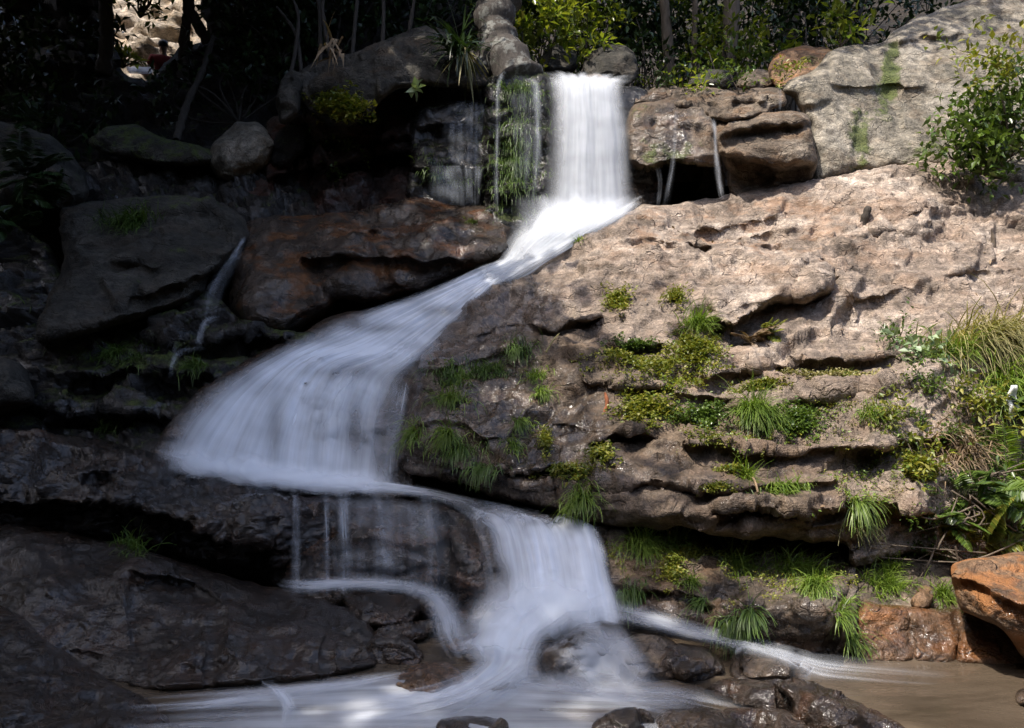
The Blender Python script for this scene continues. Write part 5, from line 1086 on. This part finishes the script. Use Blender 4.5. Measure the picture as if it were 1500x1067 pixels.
# --- low cover nobody could count: moss and tiny herbs along the damp ledges, fallen leaves
def cover(name, key, box, blobs, n, L, mat, thr, k=4, flat=0.0):
    px = rng.uniform(box[0], box[2], n); py = rng.uniform(box[1], box[3], n)
    f = field(px, py, blobs) + 1.1 * fbm(np.stack([px / 46, py / 20, 0 * px], -1), 4, 77)
    px, py = px[f > thr], py[f > thr]
    P, N, ok = surf(key, px, py); P, N = P[ok], N[ok]
    P = np.repeat(P, k, 0) + rng.normal(size=(len(P) * k, 3)) * L * .6 + np.repeat(N, k, 0) * L * .35; N = np.repeat(N, k, 0)
    D = unit(rng.normal(size=P.shape) + (np.array([0, -.3, .3]) + N * .4) * (1 - flat))
    V, F = leafset(P, D, L * rng.uniform(.5, 1.2, len(P)), L * .5)
    return tag(put(name, V, F, M[mat]), kind='stuff')
FB = [-.25, (960, 550, 120, 50, .6), (1130, 630, 190, 50, .6), (1120, 700, 120, 20, .3), (860, 710, 70, 40, .5), (1250, 560, 120, 60, .35), (1330, 680, 90, 120, .6), (700, 560, 70, 90, .3), (1260, 740, 60, 60, .5)]
cover('ledge_moss', 'face', (600, 420, 1560, 800), FB, 14000, .022, 'herb', .42)
cover('ledge_moss', 'face', (600, 420, 1560, 800), FB, 9000, .03, 'grass', .5)
cover('ledge_moss', 'plinth', (890, 780, 1260, 960), [0, (1000, 820, 160, 30, .5), (1180, 850, 90, 30, .5)], 3500, .022, 'herb', .35)
cover('bank_plants', 'face', (1320, 480, 1580, 820), [.4], 6500, .04, 'bush', .55, 3)
cover('leaf_litter', 'face', (830, 300, 1560, 780), [0, (1380, 640, 120, 140, .4)], 900, .05, 'dead', .25, 1, .6)
# --- bare scar, twig and stake on the face
V0, N0, _ = surf('face', [883], [596]); c0 = V0[0] + N0[0] * .03
V, F = tube([c0 + np.array([.02, 0, .12]), c0 + np.array([.035, -.01, .03]), c0 + np.array([0, -.01, -.07])], [.010, .016, .012], 7, 14)
tag(put('twig', V, F, plain_mat('orange_bark', (.30, .10, .04))), 'curved orange brown twig leaning on the rock face above the wet part', 'twig')
V0, N0, _ = surf('face', [1457], [352]); c0 = V0[0]
V, F = tube([c0 - np.array([0, 0, .06]), c0 + np.array([.01, -.02, .06]), c0 + np.array([-.02, -.03, .17])], [.035, .026, .006], 7, 12)
tag(put('stump', V, F, M['bark_tan']), 'short pointed brown stake standing on the right of rock face', 'stake')
V0, N0, _ = surf('face', [1258], [330]); c0 = V0[0]
V, F = tube([c0 + np.array([0, 0, -.08]), c0 + np.array([.02, -.04, .05]), c0 + np.array([.05, -.05, .16])], [.05, .042, .03], 7, 12)
tag(put('stump', V, F, M['bark']), 'small broken brown stump on the upper middle of rock face', 'stump')
for (p, q, r, m, lab) in [((800, 522), (820, 502), .008, 'straw', 'thin pale twig lying on the left of rock face'), ((1108, 728), (1100, 690), .008, 'dead', 'pale dry stalk beside the pale scar'),
                          ((945, 905), (958, 870), .008, 'dead', 'pale dry stalk on the damp base'),]:
    k = 'plinth' if p[1] > 800 else 'face'
    a_, na, _ = surf(k, [p[0]], [p[1]]); b_, nb, _ = surf(k, [q[0]], [q[1]])
    V, F = tube([a_[0] + na[0] * .03, (a_[0] + b_[0]) / 2 + na[0] * .06, b_[0] + nb[0] * .03], [r, r, r * .5], 6, 12)
    tag(put('dry_stalk', V, F, M[m]), lab, 'twig')

# --- right-hand bank of plants over the rock face
def fpt(key, x, y, off=0.0):
    V, N, ok = surf(key, [x], [y]); return V[0] + N[0] * off
tuft('face', 1455, 500, 60, 26, 900, .62, .010, 'straw', 'long pale drooping grass hanging at the right edge', droop=2.0, name='grass_clump')
tuft('face', 1400, 512, 22, 16, 260, .34, .010, 'grass', 'green grass shock left of the long pale drooping grass', droop=1.5, name='grass_clump')
tuft('face', 1480, 560, 40, 40, 480, .5, .010, 'grass', 'green hanging grass under the long pale grass', droop=2.0, name='grass_clump')
tuft('face', 1410, 660, 60, 60, 420, .26, .010, 'dead', 'dry brown grass and litter on the right bank', droop=1.8, name='dry_grass')
for x, y, n_, leaf, m, rad, lab in [
    (1350, 520, 170, .10, 'pale', .13, 'pale blue green leafy plant at the right end of ledges'),
    (1325, 480, 160, .055, 'bush', .10, 'small green weed above the pale leafy plant'),
    (1420, 590, 260, .06, 'herb', .14, 'yellow green weed below the pale leafy plant'),
    (1440, 650, 220, .06, 'bush', .16, 'tangled green weed in the middle of the right bank'),
    (1480, 640, 180, .07, 'herb', .18, 'leafy weed at the right edge under the hanging grass'),
    (1300, 748, 60, .09, 'herb', .05, 'bright two leaved seedling on the dark overhang corner'),
    (1345, 690, 160, .06, 'herb', .10, 'yellowish weed at the left border of right bank'),
    (1475, 790, 140, .08, 'bush', .14, 'green weed above the orange boulder'),
    (1290, 620, 120, .05, 'herb', .09, 'straggly little weed near the right ledge end')]:
    b = fpt('face', x, y); cs = b + np.array([0, -.08, .06]) + rng.normal(size=(6, 3)) * rad * .8
    shrub(b, cs, n_, leaf, m, lab, name='weed', cat='weed', rad=rad * .6, sr=.005)
for x, y, n_, L, m, lab, sp in [
    (1440, 735, 9, .42, 'bush', 'big fern with arching fronds on the right bank', .6), (1385, 762, 7, .26, 'bush', 'small fern by the dark corner left of big fern', .6),
    (1480, 700, 8, .40, 'grass', 'bright fern at the right edge above the big fern', .6), (1430, 800, 9, .38, 'herb', 'yellow fern drooping over the orange boulder', .7),
    (1125, 492, 7, .20, 'herb', 'little yellow fern under the big overhanging block', .6), (1100, 500, 7, .24, 'dead', 'withered brown fern under the big overhanging block', .6),
    (1470, 600, 8, .3, 'bush', 'dark green fern below the green hanging grass', .6)]:
    fern(fpt('face', x, y, .03), n_, L, m, lab, spread=sp)
for i, (x, y, s) in enumerate([(1405, 740, .5), (1390, 800, .4), (1450, 690, .5)]):
    b = fpt('face', x, y, .05)
    V, F = join([tube([b + rng.normal(size=3) * .05, b + np.array([rng.normal() * .15, -.12, rng.normal() * .1]), b + rng.normal(size=3) * np.array([.3, .05, .2])], [.007, .006, .003], 5, 12) for _ in range(9)])
    tag(put('dead_branches', V, F, M['bark_tan']), ['tangle of dead twigs left of the big fern', 'tangle of dead twigs over the gap by the orange boulder', 'tangle of dead twigs above the big fern'][i], 'twigs')
# a scrap of white litter caught in the plants
b = fpt('face', 1463, 608, .16)
g_ = np.stack(np.meshgrid(np.linspace(-.05, .05, 7), np.linspace(-.13, .13, 12), indexing='ij'), -1).reshape(-1, 2)
Vp = np.stack([g_[:, 0] * (1 - .5 * np.abs(g_[:, 1]) / .13), .03 * np.sin(g_[:, 0] * 60) + .02 * np.sin(g_[:, 1] * 40), g_[:, 1]], -1) + b
ig = np.arange(84).reshape(7, 12)
o = put('litter', Vp, np.stack([ig[:-1, :-1].ravel(), ig[1:, :-1].ravel(), ig[1:, 1:].ravel(), ig[:-1, 1:].ravel()], -1), plain_mat('white_plastic', (.8, .8, .8), .5))
tag(o, 'crumpled white scrap caught in the plants at the right edge', 'litter')
o.modifiers.new('thickness', 'SOLIDIFY').thickness = .004

# --- shrubs on the cliff
def cl(x, y, s, n): return np.stack([at(x + rng.normal() * s, y + rng.normal() * s * .7, 9.35 + rng.normal() * .18) for _ in range(n)])
shrub(at(1455, 250, 9.7), np.concatenate([cl(1468, 165, 26, 9), cl(1436, 215, 20, 6), cl(1500, 140, 24, 6), cl(1485, 215, 20, 6)]), 1500, .12, 'bush', 'glossy green shrub in front of the cliff at right edge', rad=.22, name='shrub', sr=.018)
shrub(at(1405, 235, 9.7), cl(1400, 205, 14, 5), 380, .11, 'bush', 'smaller green shrub left of the glossy cliff shrub', rad=.2, sr=.014)
shrub(at(1480, 110, 10.2), cl(1470, 90, 24, 6), 350, .10, 'herb', 'yellow green shrub on top of the cliff right', rad=.2, sr=.014)
shrub(at(1232, 68, 11.6), np.stack([at(1238 + rng.normal() * 10, 40 + rng.normal() * 14, 11.6 + rng.normal() * .15) for _ in range(6)]), 200, .16, 'forest', 'young leafy sapling growing at the top of the cliff', rad=.2, sr=.014, name='sapling', cat='sapling')

for x, y, n_, leaf, m, rad, lab in [(1004, 118, 130, .09, 'forest', .16, 'leafy weed behind the left end of capping slab'), (1082, 116, 110, .08, 'bush', .13, 'leafy weed between the two round stones on the lip'), (1150, 100, 90, .07, 'herb', .12, 'yellowish weed on the ochre mossy stone'), (962, 122, 90, .08, 'forest_dk', .14, 'dark weed at the right end of waterfall lip')]:
    c_ = at(x, y, 10.6); shrub(c_ - np.array([0, 0, .15]), c_ + rng.normal(size=(5, 3)) * rad * .7, n_, leaf, m, lab, name='weed', cat='weed', rad=rad * .6, sr=.006)

# --- hanging strap plant and dead leaves on the overhang
b = at(672, 75, 10.25)
D = unit(rng.normal(size=(70, 3)) * .7 + np.array([0, -.35, .55]))
V, F = bladeset(np.repeat(b[None], 70, 0) + rng.normal(size=(70, 3)) * .05, D, .62 * rng.uniform(.6, 1.3, 70), .038, 1.9 * rng.uniform(.5, 1.3, 70), 6)
e = empty('strap_plant', b, 'strap leaved plant arching over the stepped rock', 'plant')
put('leaves', V, F, M['forest_dk'], e)
D = unit(rng.normal(size=(16, 3)) * .3 + np.array([.15, -.4, -.6]))
V, F = bladeset(np.repeat(b[None], 16, 0) + np.array([.08, -.05, 0]), D, .65 * rng.uniform(.6, 1.2, 16), .035, .9, 6)
put('dead_leaves', V, F, M['straw'], e)
b = at(486, 68, 9.9)
D = unit(rng.normal(size=(26, 3)) * .45 + np.array([0, -.4, -.5]))
V, F = bladeset(np.repeat(b[None], 26, 0) + rng.normal(size=(26, 3)) * .06, D, .42 * rng.uniform(.5, 1.2, 26), .035, 1.0, 5)
tag(put('dead_leaves', V, F, M['dead']), 'bunch of withered pale leaves draped over the brown overhang', 'dead leaves')
shrub(at(610, 150, 9.95), np.stack([at(606, 132, 9.8), at(612, 136, 9.8)]), 8, .16, 'pale', 'single pale leaf sprig under the brown overhang', name='sprig', cat='plant', rad=.04, sr=.006, sub=2)
for i, (x0, y0, x1, y1) in enumerate([(425, 95, 400, -40), (470, 85, 458, -50), (486, 70, 492, -60), (515, 70, 530, -60), (560, 50, 552, -60), (596, 42, 612, -60), (442, 90, 405, 10)]):
    b = at(x0, y0, 11.0); t_ = at(x1, y1, 11.3)
    V, F = tube([b - np.array([0, 0, .2]), (b + t_) / 2 + rng.normal(size=3) * .08, t_], [.03, .024, .016], 7, 24)
    lab = ['thin bamboo stem left of the withered leaves', 'thin bamboo stem just behind the withered leaves', 'straight bamboo stem rising from the withered leaves', 'leaning bamboo stem right of the withered leaves',
           'dim bamboo stem over the middle of brown overhang', 'dim bamboo stem over the right of brown overhang', 'slanting dead bamboo stem at the left end of overhang'][i]
    tag(put('bamboo_stem', V, F, M['bark']), lab, 'bamboo', 'bamboo stems behind the brown overhang')
# dark ferns and leaves at the left edge
for x, y, Y, n_, L, lab in [(40, 262, 8.9, 12, .5, 'dim bluish fern in front of the grey boulder at left'), (80, 300, 8.8, 10, .42, 'dim fern left above the grey slab'), (10, 330, 8.4, 10, .5, 'dim fern at the left frame edge beside the slab'), (30, 180, 9.8, 8, .4, 'dim fern above the grey boulder at left edge')]:
    fern(at(x, y, Y), n_, L, 'forest_dk', lab, spread=.8)

# ------------------------------------------------------------------ forest behind, and the trees over the gorge
G2 = 'forest trees behind the waterfall'
# mossy lichen trunk by the left end of the lip
b = at(742, 118, 10.6); t_ = at(722, -120, 11.0)
e = empty('leaning_tree', b, 'thick lichen covered tree trunk at the left of waterfall lip', 'tree')
V, F = join([tube([at(762, 128, 10.4), at(738, 78, 10.6), at(724, 30, 10.8), at(740, -40, 11.0), t_], [.28, .26, .26, .22, .2], 12, 40),
             tube([at(700, 108, 10.5), at(718, 70, 10.55), at(728, 30, 10.75)], [.1, .15, .14], 9, 20), tube([at(790, 128, 10.5), at(764, 108, 10.5), at(742, 70, 10.6)], [.06, .1, .14], 9, 20)])
put('trunk', V, F, M['bark_pale'], e)
top = t_ + np.array([-3.0, .6, 1.9]); P = np.repeat(top + rng.normal(size=(60, 3)) * np.array([1.5, 1.2, .7]), 40, 0) + rng.normal(size=(2400, 3)) * .3
V, F = leafset(P, unit(rng.normal(size=P.shape)), .16 * rng.uniform(.6, 1.2, 2400), .08); put('crown', V, F, M['forest_dk'], e)

def gz(x, y): return float(ground_z(np.array([x]), np.array([y]))[0])
# undergrowth just behind the lip: sunlit bushes, and ones with shade in their leaf colour
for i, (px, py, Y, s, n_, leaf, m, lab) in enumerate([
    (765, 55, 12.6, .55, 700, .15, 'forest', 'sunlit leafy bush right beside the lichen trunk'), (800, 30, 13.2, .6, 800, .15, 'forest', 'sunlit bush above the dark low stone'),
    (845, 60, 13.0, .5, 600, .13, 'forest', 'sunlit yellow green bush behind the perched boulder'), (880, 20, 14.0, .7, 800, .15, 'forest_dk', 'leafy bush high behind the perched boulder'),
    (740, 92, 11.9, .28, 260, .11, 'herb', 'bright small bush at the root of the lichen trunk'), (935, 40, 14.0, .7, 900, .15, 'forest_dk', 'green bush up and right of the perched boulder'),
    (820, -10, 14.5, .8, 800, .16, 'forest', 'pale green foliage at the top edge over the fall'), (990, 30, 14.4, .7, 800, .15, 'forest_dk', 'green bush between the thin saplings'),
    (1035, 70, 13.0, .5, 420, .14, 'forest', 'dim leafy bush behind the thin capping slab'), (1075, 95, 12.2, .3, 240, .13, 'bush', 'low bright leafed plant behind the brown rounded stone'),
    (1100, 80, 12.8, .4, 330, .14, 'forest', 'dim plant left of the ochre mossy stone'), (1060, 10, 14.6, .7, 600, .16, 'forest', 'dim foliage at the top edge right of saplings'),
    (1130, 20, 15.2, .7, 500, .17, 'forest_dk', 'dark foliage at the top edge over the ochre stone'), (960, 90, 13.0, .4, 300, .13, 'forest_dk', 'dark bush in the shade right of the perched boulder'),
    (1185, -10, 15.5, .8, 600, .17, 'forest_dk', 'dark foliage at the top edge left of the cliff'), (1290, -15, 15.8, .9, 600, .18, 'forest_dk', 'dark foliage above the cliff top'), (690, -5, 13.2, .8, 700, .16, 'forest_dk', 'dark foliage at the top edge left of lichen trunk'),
    (1010, 85, 14.0, .6, 600, .15, 'forest_dk', 'black undergrowth between the saplings and capping slab'), (1110, 55, 14.0, .6, 600, .16, 'forest_dk', 'dark leafy mass just over the ochre mossy stone'),  # dark bushes added to blacken the gaps, shade painted into their leaves
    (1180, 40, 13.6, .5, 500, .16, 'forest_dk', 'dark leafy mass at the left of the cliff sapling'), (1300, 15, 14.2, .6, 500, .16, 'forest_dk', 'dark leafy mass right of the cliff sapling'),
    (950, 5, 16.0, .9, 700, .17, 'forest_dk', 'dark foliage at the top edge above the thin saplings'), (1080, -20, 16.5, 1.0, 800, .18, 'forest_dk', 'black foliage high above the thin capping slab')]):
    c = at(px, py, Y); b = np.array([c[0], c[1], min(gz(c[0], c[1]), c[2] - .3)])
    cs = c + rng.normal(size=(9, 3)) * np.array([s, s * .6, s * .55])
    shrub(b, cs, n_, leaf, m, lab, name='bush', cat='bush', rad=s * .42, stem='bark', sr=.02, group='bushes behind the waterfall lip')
# standing trees, crowns above the picture; sapling crowns placed to shade the undergrowth
for i, (px, Y, r, cx, cy, cz, cr, n_, lab) in enumerate([
    (992, 13.6, .07, 1.1, 11.5, 12.4, 2.3, 5200, 'thin pale sapling trunk right of the perched boulder'), (1010, 13.4, .05, 2.6, 11.9, 13.0, 2.4, 4800, 'very thin sapling trunk right of the pale one'),
    (1045, 13.0, .12, 4.4, 13.4, 12.8, 2.8, 4800, 'brown tree trunk behind the mossy round stone'), (1145, 15.0, .16, 5.6, 15.5, 14.0, 3.0, 2800, 'pale tree trunk at the top edge left of cliff'),
    (905, 17.0, .15, 2.0, 18.0, 14.5, 3.2, 2800, 'distant tree trunk above the perched boulder'), (1240, 17.5, .18, 8.0, 17.5, 15.5, 3.6, 2800, 'dim tree trunk behind the cliff sapling'),
    (640, 13.2, .12, -1.5, 14.0, 12.5, 2.8, 2600, 'dark tree trunk behind the brown overhang'), (545, 14.0, .1, -3.4, 14.5, 12.5, 2.8, 2600, 'dark tree trunk above the withered leaves'),
    (420, 14.5, .13, -5.2, 15.0, 13.0, 3.0, 2600, 'dark tree trunk left of the bamboo stems')]):
    x = (px - 750) / FPX * Y; b = np.array([x, Y, gz(x, Y)])
    tree(b, (x + (cx - x) * .5, Y + (cy - Y) * .5, cz), [((cx, cy, cz), cr)], n_, .26, 'forest_dk', lab, r=r, bark='bark_tan' if i < 4 else 'bark', group=G2)
# dark trunks and stems round the upstream gap
for (pts, rr, lab) in [([(268, 118, 13.0), (270, 60, 13.0), (276, 0, 13.0), (270, -80, 13.0)], [.09, .08, .08, .07], 'dark forked trunk at the right of the bright gap'),
                       ([(305, 62, 13.1), (292, 40, 13.0), (278, 8, 13.0), (262, -60, 13.0)], [.09, .08, .07, .06], 'dark slanting trunk crossing the right of bright gap'),
                       ([(258, 206, 11.0), (275, 150, 11.6), (296, 105, 12.0), (312, 55, 12.4)], [.05, .045, .04, .03], 'thin crooked stem slanting up from the mossy slab'),
                       ([(150, 110, 13.0), (156, 50, 13.0), (150, -80, 13.0)], [.12, .1, .09], 'dark trunk at the left of the bright gap')]:
    V, F = tube([at(*q) for q in pts], rr, 8, 30)
    tag(put('dark_trunk', V, F, M['bark']), lab, 'tree trunk')
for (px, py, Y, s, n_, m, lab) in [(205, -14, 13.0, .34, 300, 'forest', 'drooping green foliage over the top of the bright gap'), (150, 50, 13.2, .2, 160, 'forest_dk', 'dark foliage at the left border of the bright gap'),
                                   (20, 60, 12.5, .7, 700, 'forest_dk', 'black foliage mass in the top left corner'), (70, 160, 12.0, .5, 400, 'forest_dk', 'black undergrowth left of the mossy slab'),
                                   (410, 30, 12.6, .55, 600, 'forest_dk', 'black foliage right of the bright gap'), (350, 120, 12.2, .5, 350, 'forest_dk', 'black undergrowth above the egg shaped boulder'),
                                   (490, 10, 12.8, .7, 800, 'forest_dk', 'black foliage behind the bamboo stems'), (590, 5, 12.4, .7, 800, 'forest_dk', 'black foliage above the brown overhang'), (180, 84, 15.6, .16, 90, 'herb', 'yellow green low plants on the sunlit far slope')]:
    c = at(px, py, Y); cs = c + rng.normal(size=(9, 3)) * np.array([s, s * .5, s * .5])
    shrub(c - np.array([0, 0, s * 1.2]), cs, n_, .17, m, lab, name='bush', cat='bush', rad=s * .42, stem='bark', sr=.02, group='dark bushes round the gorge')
# unseen trees over the left of the gorge and behind the camera, added for shade
G3 = 'tall trees shading the gorge'
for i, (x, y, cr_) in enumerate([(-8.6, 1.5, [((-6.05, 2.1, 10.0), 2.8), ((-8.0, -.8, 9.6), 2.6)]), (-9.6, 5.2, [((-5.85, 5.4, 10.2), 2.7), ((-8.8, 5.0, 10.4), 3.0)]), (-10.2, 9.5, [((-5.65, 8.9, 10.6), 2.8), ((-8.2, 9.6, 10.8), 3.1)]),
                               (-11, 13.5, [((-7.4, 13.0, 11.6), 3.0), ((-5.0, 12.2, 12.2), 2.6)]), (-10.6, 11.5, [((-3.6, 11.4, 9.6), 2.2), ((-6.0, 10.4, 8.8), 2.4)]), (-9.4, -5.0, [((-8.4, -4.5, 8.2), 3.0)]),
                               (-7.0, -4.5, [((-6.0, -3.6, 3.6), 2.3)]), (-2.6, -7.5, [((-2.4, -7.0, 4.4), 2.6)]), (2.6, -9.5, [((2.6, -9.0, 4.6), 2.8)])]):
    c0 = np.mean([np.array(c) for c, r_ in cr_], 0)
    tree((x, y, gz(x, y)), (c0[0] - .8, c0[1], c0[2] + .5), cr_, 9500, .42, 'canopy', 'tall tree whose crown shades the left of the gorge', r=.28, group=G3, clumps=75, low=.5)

# ------------------------------------------------------------------ the person upstream
b = at(239, 120, 16.4); hp = np.array([b[0], b[1], b[2]])
SK = [((0, 0, 0), .13), ((0, -.01, .22), .125), ((0, 0, .40), .15), ((0, .01, .50), .07), ((0, .015, .56), .055), ((0, -.005, .66), .085), ((0, 0, .74), .08),
      ((-.19, 0, .44), .06), ((-.25, -.06, .20), .045), ((-.16, -.26, .10), .036), ((-.12, -.33, .10), .03), ((.19, 0, .44), .06), ((.25, -.06, .20), .045), ((.16, -.26, .10), .036), ((.12, -.33, .10), .03),
      ((-.1, -.1, -.02), .1), ((-.12, -.44, .02), .07), ((-.12, -.46, -.38), .045), ((-.12, -.58, -.42), .035), ((.1, -.1, -.02), .1), ((.12, -.44, .02), .07), ((.12, -.46, -.38), .045), ((.12, -.58, -.42), .035)]
ED = [(0, 1), (1, 2), (2, 3), (3, 4), (4, 5), (5, 6), (2, 7), (7, 8), (8, 9), (9, 10), (2, 11), (11, 12), (12, 13), (13, 14), (0, 15), (15, 16), (16, 17), (17, 18), (0, 19), (19, 20), (20, 21), (21, 22)]
def skin(name, verts, edges, mat, parent=None, grow=0.0):
    me = bpy.data.meshes.new(name); me.from_pydata([v for v, r in verts], edges, []); o = bpy.data.objects.new(name, me); C.objects.link(o)
    me.materials.append(mat); o.modifiers.new('skin', 'SKIN'); me.skin_vertices[0].data[0].use_root = True
    for d, (v, r) in zip(me.skin_vertices[0].data, verts): d.radius = (r + grow, r + grow)
    o.modifiers.new('smooth', 'SUBSURF').levels = 2; o.modifiers['smooth'].render_levels = 2
    if parent: o.parent = parent
    return o
pr = skin('person', SK, ED, plain_mat('skin', (.36, .22, .15), .6)); pr.location = hp; pr.rotation_euler = (0, 0, math.radians(-150))
tag(pr, 'seated person in a red shirt beside the bright upstream gap', 'person')
skin('shirt', [SK[0], SK[1], SK[2], ((0, .008, .47), .085), SK[7], ((-.235, -.04, .28), .055), SK[11], ((.235, -.04, .28), .055)], [(0, 1), (1, 2), (2, 3), (2, 4), (4, 5), (2, 6), (6, 7)], plain_mat('red_cloth', (.28, .02, .025)), pr, .018)
skin('hair', [((0, .03, .64), .075), ((0, .02, .72), .095), ((0, -.03, .77), .075)], [(0, 1), (1, 2)], plain_mat('black_hair', (.008, .007, .007), .5), pr, .012)
skin('trousers', [SK[0], SK[15], SK[16], ((-.12, -.46, -.34), .06), SK[19], SK[20], ((.12, -.46, -.34), .06)], [(0, 1), (1, 2), (2, 3), (0, 4), (4, 5), (5, 6)], plain_mat('dark_cloth', (.03, .03, .04)), pr, .018)
rock('stone', [(205, 136), (215, 120), (240, 116), (262, 120), (272, 140), (240, 148)], [(205, 134, 16.5), (272, 134, 16.5), (240, 116, 16.6)], 'shade', 'dark stone the seated person rests on', 'stone', cell=2.5, edge=12, roll=.3, thick=.6)
flow('stream_foam', [[(184, 99, 16.3), (205, 99, 16.2), (228, 101, 16.1)], [(188, 109, 15.8), (208, 110, 15.7), (228, 108, 15.6)]], 'foam', 'small white patch standing for a stream reflection under the bright gap', 'stream', nu=14, nv=24, dens=1.4, fu=.25, fv=(.2, .2), seed=99)  # bright pool reflection put in as white foam colour
